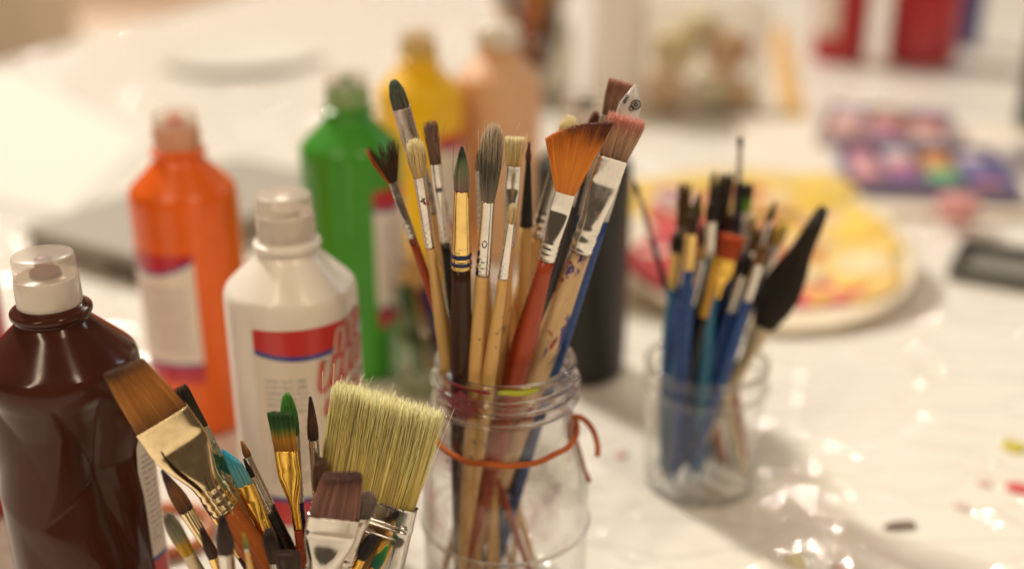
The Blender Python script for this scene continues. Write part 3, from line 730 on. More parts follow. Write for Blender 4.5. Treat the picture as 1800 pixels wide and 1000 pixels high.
brush(JAR, (812, 256), (810, 655), 335, 470, 28, 36, 41, 'gold ferrule brush with dark brown handle and grey-green pointed hair', 'point',
      [(0, (.24, .13, .13)), (.3, (.22, .18, .12)), (.6, (.16, .20, .10)), (.82, (.035, .045, .03)), (1, (.014, .016, .013))], 900, dr=-.019, dt=-.028, fer=M['gold'], hand=M['brown_lacquer'], bulge=.10, wild=.006, seed=15, stray=2, endw=.5,
      bands=[(.83, .0012, M['band_blue']), (.93, .0012, M['band_blue'])], w=.00012)
brush(JAR, (868, 211), (835, 667), 354, 481, 24, 26, 34, 'big worn grey-brown filbert brush on plain wood, centre of tall jar', 'dome', GREYB, 1100, dr=-.020, dt=-.026, fer=M['silver'], hand=M['wood_clean'], bulge=.60, wild=.024, dome=.62, seed=16, jit=.12, stray=7, mark=('0', 425))
brush(JAR, (906, 238), (880, 668), 292, 432, 27, 20, 26, 'small flat hog brush on a thin numbered wooden handle', 'flat', HOG, 520, dr=-.006, dt=-.006, fer=M['silver'], hand=M['wood_clean'], flat=True, thick=.45, spread=.25, bulge=.1, jit=.08, wild=.03, seed=17, stray=6, mark=('7', 576))
brush(JAR, (903, 355), (860, 660), 392, 488, 12, 19, 26, 'thinnest pale hog brush, shortest in the tall jar', 'filbert', HOG, 260, dr=-.024, dt=-.034, fer=M['silver'], hand=M['wood_clean'], bulge=.5, wild=.03, seed=18, stray=3)
brush(JAR, (930, 247), (916, 640), 284, 397, 9, 23, 24, 'fine liner brush with black ferrule and pale handle', 'point', [(0, (.02, .012, .01)), (.5, (.10, .03, .012)), (1, (.03, .01, .006))], 160, dr=.012, dt=.012, fer=M['black_ferrule'], hand=M['wood_clean'], bulge=.3, wild=.01, seed=19, stray=2, beads=1)
brush(JAR, (1006, 199), (895, 595), 262, 415, 24, 26, 31, 'hog brush with cream tuft peeking over the orange fan', 'dome', HOG, 420, dr=.014, dt=.020, fer=M['silver'], hand=M['wood_clean'], bulge=.4, wild=.03, seed=20, stray=4)
rt, inf = brush(JAR, (1025, 222), (904, 667), 340, 455, 36, 31, 46, 'orange fan brush with rust red handle, dark red hair ends', 'fan',
      [(0, (.55, .19, .022)), (.5, (.62, .22, .025)), (.86, (.52, .16, .02)), (.94, (.13, .03, .015)), (1, (.09, .018, .012))], 2000, dr=-.012, dt=-.020, fer=M['silver'], hand=M['rust_lacquer'], flat=True, thick=.22, fan=.32, foff=-.11, skew=.22, seed=21, jit=.03, wild=.006, stray=2, w=.00013, jitc=.12, roll=-4, beads=3, endw=.5)
brush(JAR, (1104, 204), (943, 661), 278, 440, 52, 41, 48, 'wide flat brush with pinkish brown hair and paint-splashed pale handle', 'flat',
      [(0, (.16, .08, .05)), (.2, (.36, .22, .13)), (.6, (.50, .32, .20)), (.85, (.50, .20, .15)), (1, (.50, .20, .15))], 1700, dr=-.006, dt=-.010, fer=M['silver_red'], hand=M['wood_worn'], flat=True, thick=.36, spread=.22, bulge=.06, jit=.14, wild=.03, flat_top=1., seed=22, stray=6, roll=10, hflat=.7, beads=2, endw=.6)
brush(JAR, (1092, 140), (960, 655), 206, 380, 38, 30, 30, 'flat brush with pale brown hair and blue handle behind the wide one', 'flat',
      [(0, (.12, .06, .04)), (.5, (.30, .17, .11)), (1, (.34, .14, .09))], 800, dr=.012, dt=.020, fer=M['silver_dull'], hand=M['blue_lacquer'], flat=True, thick=.35, spread=.1, seed=23, jit=.06, stray=2, roll=-25)
brush(JAR, (1050, 192), (968, 470), 236, 360, 16, 18, 22, 'small reddish brown brush hidden behind the orange fan', 'dome', [(0, (.10, .03, .02)), (1, (.20, .05, .03))], 220, dr=.020, dt=.030, fer=M['silver_dull'], hand=M['violet_lacquer'], seed=24, stray=0)

brush(JAR, (842, 262), (858, 640), 300, 400, 16, 18, 24, 'slim plain wooden brush half hidden behind the grey-brown filbert', 'point', [(0, (.20, .12, .06)), (1, (.10, .06, .04))], 260, dr=.004, dt=.010, fer=M['silver_worn'], hand=M['wood'], seed=25, stray=0)
brush(JAR, (772, 330), (830, 640), 372, 440, 14, 16, 24, 'short pale-handled brush behind the black-handled one', 'point', [(0, (.12, .07, .04)), (1, (.05, .03, .02))], 200, dr=.020, dt=.022, fer=M['silver'], hand=M['wood'], seed=26, stray=0)
brush(JAR, (985, 300), (925, 640), 350, 430, 20, 20, 28, 'weathered brush hidden between the fan and the wide flat brush', 'flat', [(0, (.12, .07, .04)), (1, (.16, .09, .05))], 260, dr=.022, dt=.028, fer=M['silver_dull'], hand=M['brown_lacquer'], flat=True, thick=.5, seed=27, stray=0)
# a silver-grey handle stands upside down beside them, its rounded end up with printed marks
def upside(cont, tip, low, wpx, dr, dt, label):
    cx, cy_, rimk, flk, Rm, Rb = cont; Yr = cy_ + dr; pyr = proj(np.array([0, Yr, rimk]))[1]
    pxr = tip[0] + (low[0] - tip[0]) / (low[1] - tip[1]) * (pyr - tip[1]); Pr = at_y(pxr, pyr, Yr); T = at_y(tip[0], tip[1], cy_ + dt)
    ax = T - Pr; ax /= np.linalg.norm(ax); B = Pr - ax * .138; Lt = np.linalg.norm(T - B)
    root = empty('palette_scraper', tuple(B), label, 'scraper')
    yl = np.array([0, CT, -ST]); yl -= ax * yl.dot(ax); yl /= np.linalg.norm(yl); xl = np.cross(yl, ax)
    root.rotation_euler = Matrix(((xl[0], yl[0], ax[0]), (xl[1], yl[1], ax[1]), (xl[2], yl[2], ax[2]))).to_euler()
    k = depth(T) / F; wd = wpx * k / 2; N = 24; an = np.linspace(0, 2 * np.pi, N, endpoint=False); rings = []
    for i in range(30):
        q = i / 29; z = Lt * q; s_ = np.interp(q, [0, .3, .8, .93, .97, .99, 1], [.5, .5, 1, 1, .86, .6, .15])
        rings.append(np.stack([wd * s_ * np.cos(an), wd * .35 * (.4 + .6 * s_) * np.sin(an), np.full(N, z)], 1))
    V, f = loft(rings[:23]); mesh_obj('shaft', V, f, M['blue_lacquer'], root); V, f = loft(rings[22:]); ho = mesh_obj('handle', V, f, M['clear_handle'], root)
    def ringmark(x, z, r0, wd_, nm='printed_mark'):
        th = np.linspace(0, 2 * np.pi, 30); px_ = (x + r0 * np.cos(th)) * k; pz = (z + r0 * np.sin(th)) * k + Lt
        yy = -wd * .35 * np.sqrt(np.clip(1 - (px_ / wd) ** 2, 0, 1)) - .0002
        V, f = tube(np.stack([px_, yy, pz], 1), wd_ * k, 6); mesh_obj(nm, V, f, M['ink'], ho)
    ringmark(9, -32, 8, 1.1); ringmark(9, -32, 3, .9); ringmark(3, -40, 4, .8); ringmark(-10, -22, 2.2, .8); ringmark(-11, -27, 2.2, .8); ringmark(-12, -32, 2.2, .8)
upside(JAR, (1118, 150), (975, 640), 44, .006, .008, 'silver-grey handle end with black printed ring, top right of tall jar')

# --- brushes standing in the low cup at the front
CX, CY = -.104, .43
CUP = (CX, CY, .060, .005, .036, .037); cont_group[id(CUP)] = 'brushes in the front cup'
jar('glass_cup', CX, CY, [(.030, 0), (.0395, .0015), (.0415, .006), (.0420, .030), (.0425, .0590)], .0024, glass('cup_glass'), 'low glass cup at the front holding brushes', cat='cup')
SABLE = [(0, (.16, .060, .016)), (.4, (.42, .175, .032)), (.85, (.34, .135, .028)), (.95, (.07, .03, .015)), (1, (.03, .015, .01))]
brush(CUP, (215, 641), (394, 892), 737, 893, 102, 50, 52, 'wide golden sable flat brush leaning far left over the front cup', 'flat', SABLE, 2600, dr=.004, dt=.000, fer=M['gold_pale'], hand=M['orange_lacquer'], flat=True, thick=.24, spread=-.30, bulge=.02, jit=.05, wild=.006, seed=31, stray=8, w=.00013, roll=8, skew=-.05, jitc=.16)
brush(CUP, (315, 675), (432, 905), 752, 860, 25, 24, 26, 'dark olive flat brush behind the wide golden brush', 'flat', [(0, (.05, .035, .015)), (.6, (.03, .03, .012)), (1, (.02, .018, .01))], 420, dr=.016, dt=.024, fer=metal('greenish_ferrule', (.62, .66, .55), .25, splats=[((.02, .10, .05), 70, .52, None, (1, 1, .6), 1)]), hand=M['wood'], flat=True, thick=.4, seed=32, clump=5, stray=3, jit=.15, wild=.02)
brush(CUP, (398, 783), (476, 950), 852, 948, 30, 27, 30, 'angled brush with turquoise painted hair and gold ferrule', 'angle', [(0, (.12, .28, .27)), (.5, (.10, .36, .42)), (.9, (.02, .34, .52)), (1, (.01, .25, .45))], 800, dr=.010, dt=.008, fer=M['gold_rich'], hand=M['navy_lacquer'], flat=True, thick=.4, spread=-.35, skew=.45, bulge=.1, jit=.04, wild=.008, seed=33, stray=0)
brush(CUP, (423, 773), (505, 955), 802, 886, 11, 17, 22, 'fine brush with thin orange hair and speckled black handle', 'point', [(0, (.16, .06, .015)), (1, (.40, .18, .04))], 130, dr=.018, dt=.022, fer=M['silver_worn'], hand=M['black_lacquer'], seed=34, stray=2, bulge=.3)
brush(CUP, (428, 804), (492, 945), 838, 900, 10, 14, 18, 'fine brush with short black hair beside the speckled handle', 'point', [(0, (.02, .012, .01)), (1, (.015, .01, .01))], 130, dr=.012, dt=.014, fer=M['silver'], hand=M['black_lacquer'], seed=35, stray=0, bulge=.1)
brush(CUP, (492, 722), (524, 930), 791, 928, 43, 16, 22, 'flat brush with green and ochre painted hair and bright gold ferrule', 'flat', [(0, (.24, .10, .015)), (.38, (.42, .19, .015)), (.5, (.12, .16, .02)), (.62, (.025, .09, .015)), (1, (.018, .07, .014))], 1100, dr=.014, dt=.016, fer=M['gold_rich'], hand=M['rust_lacquer'], flat=True, thick=.28, spread=.16, bulge=-.03, jit=.05, wild=.008, seed=36, stray=2, roll=-8)
brush(CUP, (503, 685), (530, 930), 762, 880, 31, 20, 22, 'rounded brush with bright green painted hair behind the gold ferrule', 'dome', [(0, (.04, .10, .02)), (.6, (.05, .20, .02)), (1, (.06, .26, .02))], 620, dr=.025, dt=.030, fer=M['silver_dull'], hand=M['violet_lacquer'], bulge=.06, dome=.85, wild=.006, seed=37, stray=0)
brush(CUP, (545, 695), (560, 900), 772, 880, 19, 19, 20, 'dark brown pointed round brush left of the big bristle brush', 'point', [(0, (.06, .03, .025)), (.5, (.10, .04, .03)), (1, (.035, .015, .02))], 420, dr=.026, dt=.034, fer=M['silver_dull'], hand=M['wood'], bulge=.12, wild=.01, clump=4, seed=38, stray=0)
rt, inf = brush(CUP, (684, 696), (645, 869), 869, 1040, 188, 100, 90, 'big pale bristle brush with silver ferrule in the front cup', 'flat',
      [(0, (.42, .32, .09)), (.3, (.56, .46, .16)), (.75, (.66, .57, .24)), (1, (.78, .70, .38))], 4000, dr=.012, dt=.036, fer=metal('paintbrush_ferrule', (.76, .72, .68), .13, splats=[((.20, .03, .02), 90, .66, None, (1, 1, .8), .4)], grime=.2), hand=M['wood'], flat=True, thick=.21, spread=.06, bulge=.05, jit=.06, wild=.026, seed=39, stray=34, w=.00018, roll=-12, flat_top=.6, S=7, jitc=.33, beads=0, endw=.6, rect=True)
# pressed panels on the big ferrule
fo = [c for c in rt.children if c.name.startswith('ferrule')][0]; sm_ = fo.data.materials[0]
A_, B_, sb_ = inf['a'], inf['b'], inf['sb']
def press(pts, rad): V, f = tube(np.array(pts), rad, 8); mesh_obj('pressed_ridge', V, f, sm_, fo)
for dz_ in (.0085, .0105): press([(x, -B_ * 1.005, sb_ - dz_) for x in np.linspace(-A_ * .97, A_ * .97, 12)], .0007)
press([(-A_ * .80, -B_, sb_ - .015), (A_ * .80, -B_, sb_ - .015), (A_ * .80, -B_, sb_ - .040), (-A_ * .80, -B_, sb_ - .040), (-A_ * .80, -B_, sb_ - .0151)], .0006)
brush(CUP, (603, 832), (570, 985), 906, 1015, 92, 66, 50, 'wide purple-brown flat brush nearest the camera, out of focus', 'flat', [(0, (.17, .08, .065)), (.6, (.22, .10, .075)), (.93, (.14, .06, .045)), (1, (.05, .02, .02))], 2000, dr=-.016, dt=-.022, fer=M['silver'], hand=M['wood'], flat=True, thick=.28, spread=-.28, bulge=.04, jit=.04, wild=.006, seed=40, stray=0, roll=14, skew=.06)
brush(CUP, (652, 862), (600, 1000), 902, 1000, 34, 34, 30, 'grubby brush with mottled ferrule beside the purple-brown flat', 'dome', [(0, (.10, .08, .07)), (1, (.22, .16, .13))], 420, dr=-.010, dt=-.016, fer=metal('mottled_ferrule', (.80, .76, .70), .2, splats=[((.07, .02, .02), 100, .53, None, (1, 1, .8), 2), ((.30, .20, .10), 120, .6, None, (1, 1, .8), 6)]), hand=M['wood'], seed=41, stray=0, bulge=.1)
brush(CUP, (659, 935), (620, 1012), 980, 1030, 16, 20, 20, 'small black mop brush in front of the big silver ferrule', 'dome', [(0, (.02, .014, .012)), (1, (.02, .015, .014))], 380, dr=-.006, dt=-.014, fer=M['gold_rich'], hand=M['wood'], bulge=.7, seed=42, stray=0, wild=.012)
brush(CUP, (683, 957), (645, 1016), 995, 1035, 16, 16, 18, 'small brush with bright green and teal painted tip', 'point', [(0, (.02, .16, .14)), (.5, (.02, .22, .08)), (1, (.10, .32, .02))], 260, dr=-.002, dt=-.006, fer=M['gold_rich'], hand=M['wood'], bulge=.3, seed=43, stray=0)
brush(CUP, (283, 824), (384, 988), 896, 985, 26, 18, 20, 'pointed dark sable brush low at the left of the front cup', 'point', [(0, (.02, .02, .035)), (.12, (.14, .06, .02)), (.5, (.20, .085, .025)), (.8, (.05, .02, .025)), (1, (.025, .01, .015))], 560, dr=-.008, dt=-.012, fer=M['gold_pale'], hand=M['rust_lacquer'], bulge=.15, wild=.006, seed=44, stray=0)
brush(CUP, (289, 899), (352, 1010), 972, 1012, 22, 24, 24, 'stubby paint-caked brush with a yellow lump at the lower left', 'filbert', [(0, (.50, .30, .02)), (.35, (.48, .28, .02)), (.45, (.25, .25, .17)), (.8, (.22, .20, .14)), (1, (.05, .025, .012))], 420, dr=-.018, dt=-.024, fer=M['cream_lacquer'], hand=M['black_lacquer'], bulge=.25, seed=45, stray=0, beads=0)
brush(CUP, (390, 904), (400, 1000), 968, 1020, 29, 26, 26, 'dark round brush with silver ferrule at bottom centre-left', 'point', [(0, (.06, .035, .03)), (.6, (.045, .025, .02)), (1, (.02, .012, .01))], 600, dr=-.026, dt=-.036, fer=M['silver'], hand=M['wood'], bulge=.18, seed=46, stray=0)
brush(CUP, (428, 935), (440, 1000), 962, 968, 9, 9, 26, 'thin brush with green-yellow tip on a tapered tan handle', 'point', [(0, (.05, .14, .05)), (1, (.35, .28, .02))], 150, dr=-.030, dt=-.038, fer=M['silver_dull'], hand=M['wood_clean'], seed=47, stray=0, beads=0)
brush(CUP, (505, 968), (512, 1015), 1002, 1040, 40, 34, 30, 'dark brown brush just showing at the bottom edge', 'flat', [(0, (.05, .03, .02)), (1, (.06, .03, .025))], 420, dr=-.022, dt=-.030, fer=M['silver_dull'], hand=M['wood'], flat=True, thick=.4, seed=48, stray=0)

brush(CUP, (338, 838), (430, 985), 900, 975, 20, 18, 22, 'dark pointed brush with gold ferrule between the two left sables', 'point', [(0, (.10, .05, .02)), (.6, (.06, .03, .02)), (1, (.02, .012, .01))], 360, dr=.002, dt=.002, fer=M['gold'], hand=M['brown_lacquer'], seed=49, stray=0)
brush(CUP, (462, 872), (500, 985), 918, 985, 18, 18, 22, 'small amber brush tucked behind the navy handle', 'dome', [(0, (.22, .10, .03)), (1, (.30, .15, .05))], 260, dr=.020, dt=.024, fer=M['gold_rich'], hand=M['rust_lacquer'], seed=50, stray=0)
brush(CUP, (566, 800), (556, 960), 862, 960, 24, 20, 22, 'brass-ferruled brush half hidden by the big bristle brush', 'filbert', [(0, (.20, .10, .04)), (1, (.12, .06, .03))], 360, dr=.018, dt=.026, fer=M['gold_pale'], hand=M['black_lacquer'], seed=51, stray=0)
brush(CUP, (352, 925), (388, 1010), 978, 1025, 18, 18, 20, 'short umber brush at the bottom left among the ferrules', 'point', [(0, (.10, .05, .03)), (1, (.04, .02, .015))], 260, dr=-.020, dt=-.026, fer=M['gold'], hand=M['rust_lacquer'], seed=52, stray=0)
brush(CUP, (470, 925), (488, 1010), 985, 1030, 22, 20, 22, 'worn black-tipped brush at the bottom centre of the front cup', 'filbert', [(0, (.12, .07, .04)), (.6, (.06, .04, .03)), (1, (.02, .015, .012))], 300, dr=-.014, dt=-.018, fer=M['silver_worn'], hand=M['black_lacquer'], seed=53, stray=0)

# --- brushes in the right-hand tumbler
RP = at_k(1228, 842, 0); RX, RY = RP[0], RP[1]
TUM = (RX, RY, .086, .006, .033, .031); cont_group[id(TUM)] = 'brushes in the fluted glass tumbler'
jar('glass_tumbler', RX, RY, [(.028, 0), (.0345, .0012), (.0365, .005), (.0385, .068), (.0398, .0705), (.0398, .074), (.0385, .076), (.0388, .0855)], .0022, glass('tumbler_glass', tint=(.99, .99, .985), edge=(.86, .86, .82), bump=.12, refr=.05, f0=.035), 'fluted glass tumbler of blue-handled brushes at the right', n=108, flute=.010)
tmb = [o for o in C.objects if o.name.startswith('glass_tumbler')][0]
for rr_, zz_, tr_, nm_ in ((.0377, .0862, .0017, 'rim'), (.0335, .0022, .0021, 'base_ring'), (.0390, .0722, .0012, 'bead')):
    V, f = tube(np.stack([rr_ * np.cos(a_), rr_ * np.sin(a_), np.full(97, zz_)], 1), tr_, 12, cap=False); mesh_obj(nm_, V, f, SG, tmb)
DK = [(0, (.030, .021, .015)), (1, (.040, .028, .021))]; BR = [(0, (.10, .05, .02)), (1, (.05, .022, .012))]
def rb(tip, low, yb, yf, wb, wf, wh, label, shape='point', stops=DK, n=220, fer=M['silver'], hand=M['blue_lacquer'], seed=60, **kw):
    kw.setdefault('stray', 0); brush(TUM, tip, low, yb, yf, wb, wf, wh, label, shape, stops, n, fer=fer, hand=hand, seed=seed, **kw)
rb((1302, 238), (1290, 620), 258, 318, 10, 12, 14, 'tallest thin brush in the tumbler, small brown tip', 'dome', BR, dr=.010, dt=.014, hand=M['navy_lacquer'], seed=61)
rb((1450, 362), (1335, 585), 572, 620, 42, 24, 24, 'big black mop brush leaning right out of the tumbler', 'point', DK, 1600, dr=-.004, dt=-.010, fer=M['cream_lacquer'], hand=M['cream_lacquer'], bulge=.75, seed=62, tipw=.42, jitc=.5, jit=.12, wild=.006, beads=0)
rb((1272, 300), (1228, 620), 395, 470, 36, 22, 24, 'black ragged flat brush standing in the middle of the tumbler', 'flat', DK, 600, dr=.004, dt=.006, fer=M['black_ferrule'], hand=M['black_lacquer'], flat=True, thick=.4, spread=.2, jit=.2, clump=4, seed=63)
rb((1310, 318), (1272, 610), 372, 440, 30, 20, 22, 'black haired brush with a green smear in the tumbler', 'flat', [(0, (.18, .36, .02)), (.4, (.16, .34, .02)), (.6, (.02, .015, .01)), (1, (.02, .014, .01))], 420, dr=.012, dt=.016, fer=M['silver_dull'], hand=M['blue_lacquer'], flat=True, thick=.5, jit=.2, seed=64)
rb((1288, 412), (1228, 630), 455, 520, 38, 22, 24, 'orange-red flat brush with ochre ferrule in the tumbler', 'flat', [(0, (.50, .08, .02)), (1, (.55, .09, .02))], 600, dr=-.012, dt=-.018, fer=M['gold_rich'], hand=M['blue_lacquer'], flat=True, thick=.4, seed=65)
rb((1246, 425), (1192, 630), 455, 540, 20, 18, 22, 'yellow painted brush with teal handle in the tumbler', 'dome', [(0, (.60, .36, .02)), (1, (.62, .40, .03))], 300, dr=-.016, dt=-.022, fer=M['silver'], hand=M['teal_lacquer'], seed=66)
rb((1262, 450), (1216, 640), 462, 555, 18, 17, 22, 'brush with long yellow ferrule and black handle in the tumbler', 'dome', [(0, (.60, .36, .02)), (1, (.62, .40, .03))], 240, dr=-.022, dt=-.030, fer=M['yellow_lacquer'], hand=M['black_lacquer'], seed=67)
rb((1204, 318), (1188, 600), 400, 470, 22, 18, 20, 'brown-green ragged brush at the left of the tumbler', 'flat', [(0, (.10, .09, .03)), (.5, (.12, .06, .02)), (1, (.09, .03, .02))], 360, dr=.002, dt=.004, fer=M['silver_dull'], hand=M['navy_lacquer'], flat=True, thick=.6, jit=.25, clump=4, seed=68)
rb((1230, 338), (1180, 610), 385, 500, 20, 16, 20, 'slim olive brush with pale ferrule left in the tumbler', 'point', [(0, (.12, .09, .03)), (1, (.06, .07, .02))], 240, dr=-.010, dt=-.012, fer=M['silver'], hand=M['blue_lacquer'], seed=69)
rb((1364, 352), (1272, 620), 388, 470, 12, 14, 18, 'thin dark red brush leaning right in the tumbler', 'point', [(0, (.06, .015, .015)), (1, (.03, .008, .01))], 180, dr=.004, dt=.004, fer=M['silver'], hand=M['navy_lacquer'], seed=70)
rb((1335, 398), (1262, 620), 440, 500, 16, 16, 20, 'brown pointed brush with teal handle in the tumbler', 'point', BR, 240, dr=-.008, dt=-.010, fer=M['silver'], hand=M['teal_lacquer'], seed=71)
rb((1325, 372), (1276, 620), 410, 490, 20, 16, 18, 'cream tufted brush among the dark ones in the tumbler', 'dome', HOG, 260, dr=.016, dt=.022, fer=M['silver'], hand=M['blue_lacquer'], seed=72)
rb((1380, 385), (1290, 610), 430, 510, 24, 16, 18, 'yellow hog brush behind the black mop in the tumbler', 'dome', [(0, (.50, .34, .05)), (1, (.60, .44, .10))], 320, dr=.018, dt=.026, fer=M['silver_dull'], hand=M['navy_lacquer'], seed=73)
rb((1114, 316), (1200, 600), 340, 420, 9, 10, 12, 'thin dark brush leaning left across the tumbler', 'point', DK, 120, dr=.006, dt=.010, fer=M['silver_dull'], hand=M['navy_lacquer'], seed=74)

for k_, (tp_, lw_, c_, hd_, lb_) in enumerate([((1218, 372), (1200, 610), (.10, .05, .02), 'blue_lacquer', 'short brown-haired blue brush at the front left of the tumbler'), ((1252, 350), (1240, 610), (.03, .02, .015), 'teal_lacquer', 'dark-haired teal brush in the middle of the tumbler'), ((1282, 372), (1250, 610), (.08, .03, .02), 'navy_lacquer', 'reddish-haired navy brush in the middle of the tumbler'),
        ((1345, 425), (1285, 610), (.25, .12, .04), 'blue_lacquer', 'amber-haired blue brush at the right of the tumbler'), ((1190, 405), (1178, 600), (.05, .03, .02), 'teal_lacquer', 'dark-haired teal brush at the left rim of the tumbler'), ((1318, 445), (1262, 610), (.03, .02, .02), 'blue_lacquer', 'black-haired blue brush beside the black mop'),
        ((1208, 352), (1196, 610), (.16, .10, .03), 'navy_lacquer', 'olive-haired navy brush just left of the black flat one'), ((1240, 392), (1214, 610), (.05, .02, .015), 'black_lacquer', 'black-handled brush with short dark hair in the tumbler'), ((1300, 350), (1256, 610), (.12, .05, .02), 'black_lacquer', 'black-handled brush with rusty hair in the tumbler'), ((1356, 392), (1280, 610), (.20, .05, .02), 'teal_lacquer', 'rust-haired teal brush at the right rim of the tumbler')]):
    rb(tp_, lw_, tp_[1] + 38, tp_[1] + 100, 20, 20, 31, lb_, 'filbert', [(0, c_), (1, tuple(.6 * q_ for q_ in c_))], 240, dr=(-.024, -.018, .0, -.020, -.004, -.014, .008, -.006, .020, .006)[k_], dt=(-.032, -.026, .0, -.028, -.006, -.02, .010, -.008, .026, .008)[k_], fer=M['silver'] if k_ % 2 else M['gold'], hand=M[hd_], seed=80 + k_)

for k_, (tp_, lw_, c_, hd_, lb_) in enumerate([((1186, 440), (1232, 640), (.14, .07, .03), 'orange_lacquer', 'orange-handled brush leaning left in the tumbler'), ((1212, 455), (1262, 650), (.05, .03, .02), 'cream_lacquer', 'cream-handled brush crossing the bundle in the tumbler'), ((1250, 470), (1282, 650), (.10, .04, .02), 'rust_lacquer', 'rust-handled brush crossing to the right in the tumbler')]):
    rb(tp_, lw_, tp_[1] + 34, tp_[1] + 90, 16, 17, 24, lb_, 'filbert', [(0, c_), (1, c_)], 200, dr=(.012, -.010, .014)[k_], dt=(.020, -.006, .022)[k_], fer=M['silver'], hand=M[hd_], seed=190 + k_)

# --- small jar of pencils behind
GP = at_k(766, 676, 0); GX, GY = GP[0], GP[1]
jar('glass_jar', GX, GY, [(.026, 0), (.033, .0015), (.0355, .006), (.0355, .050), (.033, .057), (.0305, .060), (.0315, .063), (.0305, .066), (.0310, .070)], .0024, glass('murky_jar_glass', tint=(.95, .97, .93), stain=(.50, .60, .42), stain_lo=.47, edge=(.62, .66, .54)), 'small murky green glass jar of pencils behind the tall jar')
pencils = [((706, 462), (722, 560), (.02, .10, .03), 'dark green pencil in the murky jar', .004, 0), ((716, 425), (740, 560), (.60, .36, .12), 'tan pencil in the murky jar', .012, 0), ((728, 470), (752, 560), (.10, .015, .02), 'dark red pencil in the murky jar', -.006, 1),
           ((744, 452), (768, 560), (.02, .03, .20), 'blue pencil in the murky jar', -.010, 1), ((735, 440), (760, 560), (.62, .22, .04), 'orange pencil in the murky jar', .016, 0)]
for tip, low, col, lb, dy, sharp in pencils:
    T = at_y(*tip, GY + dy); Bp = at_y(*low, GY + dy * .6); ax = T - Bp; ax /= np.linalg.norm(ax); B = Bp.copy()
    while B[2] > .010 and math.hypot(B[0] - GX, B[1] - GY) < .031: B -= ax * .0005
    Lp = np.linalg.norm(T - B); root = empty('pencil', tuple(B), lb, 'pencil', 'pencils in the murky jar')
    root.rotation_euler = Vector(ax).to_track_quat('Z', 'Y').to_euler()
    V, f = lathe([(.0042, 0), (.0042, Lp - .016)], 6); mesh_obj('shaft', V, f, lacquer('pencil_lacquer', col), root, smooth=False)
    V, f = lathe([(.0042, Lp - .016), (.0014, Lp - .005)], 12); mesh_obj('sharpened_wood', V, f, M['wood_clean'], root)
    V, f = lathe([(.0014, Lp - .005), (.0002, Lp)], 10); mesh_obj('lead', V, f, paint('pencil_lead', col), root)

# ------------------------------------------------------------------ plate of paint
def plate(x, y, r, tilt, mat, label, nm='plate', k0=0.0):
    root = empty(nm, (x, y, k0), label, 'plate'); root.rotation_euler = (tilt, 0, 0)
    prof = [(.001, .004), (r * .60, .004), (r * .68, .005), (r * .80, .011), (r * .97, .0155), (r, .0172), (r * .995, .0182), (r * .96, .0175), (r * .80, .0140), (r * .67, .0085), (r * .60, .0072), (.001, .0070)]
    V, f = lathe(prof, 96); mesh_obj('dish', V, f, mat, root); return root
PT = R(12.5); PR = .146
front = at_k(1328, 562, .004)
cyp = front[1] + PR * .82 * math.cos(PT); k0 = PR * .62 * math.sin(PT) + .001
pl = plate((1328 - 900) / F * depth(np.array([0, cyp, k0])), cyp, PR, PT, plastic('glazed_plate', (.76, .65, .48), .4, .1), 'tilted round plate smeared with yellow, red and white paint', k0=k0)
def pb(u, v, r0, col, sd, sx=1, sy=1, h=.004):
    rr = math.hypot(u, v); z = np.interp(rr, [0, .60, .67, .80, .96], [.0071, .0072, .0086, .0141, .0175])
    V, f = blob(r0, 40, sd, .3, sx, sy, h); V = np.asarray(V); 
    # follow the dish
    X, Y = V[:, 0] + u * PR, V[:, 1] + v * PR; q = np.hypot(X, Y) / PR
    V = np.stack([X, Y, V[:, 2] + np.interp(q, [0, .60, .67, .80, .96, 1.2], [.0072, .0073, .0087, .0142, .0176, .0176])], 1)
    mesh_obj('paint_puddle', V, f, paint('wet_paint', col, .5, .25), pl)
YEL = (.80, .52, .07)
pb(.62, -.05, .048, (.82, .56, .16), 1, .8, 1.3); pb(.45, -.42, .046, (.80, .55, .18), 2, 1.2, .9); pb(-.15, .68, .042, (.78, .55, .12), 3, 2.0, .5); pb(-.62, .52, .034, (.76, .52, .10), 14, 1, 1)
pb(.45, .60, .044, (.78, .56, .12), 4, 1.3, .8); pb(-.62, -.25, .040, (.55, .02, .025), 5, 1, 1.3); pb(-.72, .05, .030, (.78, .70, .60), 6, 1, 1.2); pb(-.45, .30, .034, (.55, .05, .06), 7, 1.2, .9)
pb(-.50, .05, .026, (.30, .10, .30), 8); pb(.20, -.55, .040, (.62, .035, .10), 9, 1.4, .7); pb(-.10, -.20, .045, (.58, .08, .05), 10, 1.2, 1.2); pb(.12, .2, .035, (.74, .62, .10), 11); pb(.32, .08, .030, (.62, .16, .05), 12, .7, 1.5); pb(-.35, -.62, .038, (.45, .05, .10), 13, 1.3, .8); pb(.42, .32, .030, (.76, .55, .36), 15); pb(-.2, .42, .03, (.26, .08, .20), 16, 1.3, .7)
for k_ in range(15):      # thick yellow worked round the back and right of the plate
    an_ = R(-38 + 218 * k_ / 14); pb(.74 * math.cos(an_), .74 * math.sin(an_), .022, (.80, .56 + .02 * (k_ % 3), .12 + .05 * (k_ % 2)), 400 + k_, 1.1, 1.0, .0035)
rs = np.random.RandomState(9)
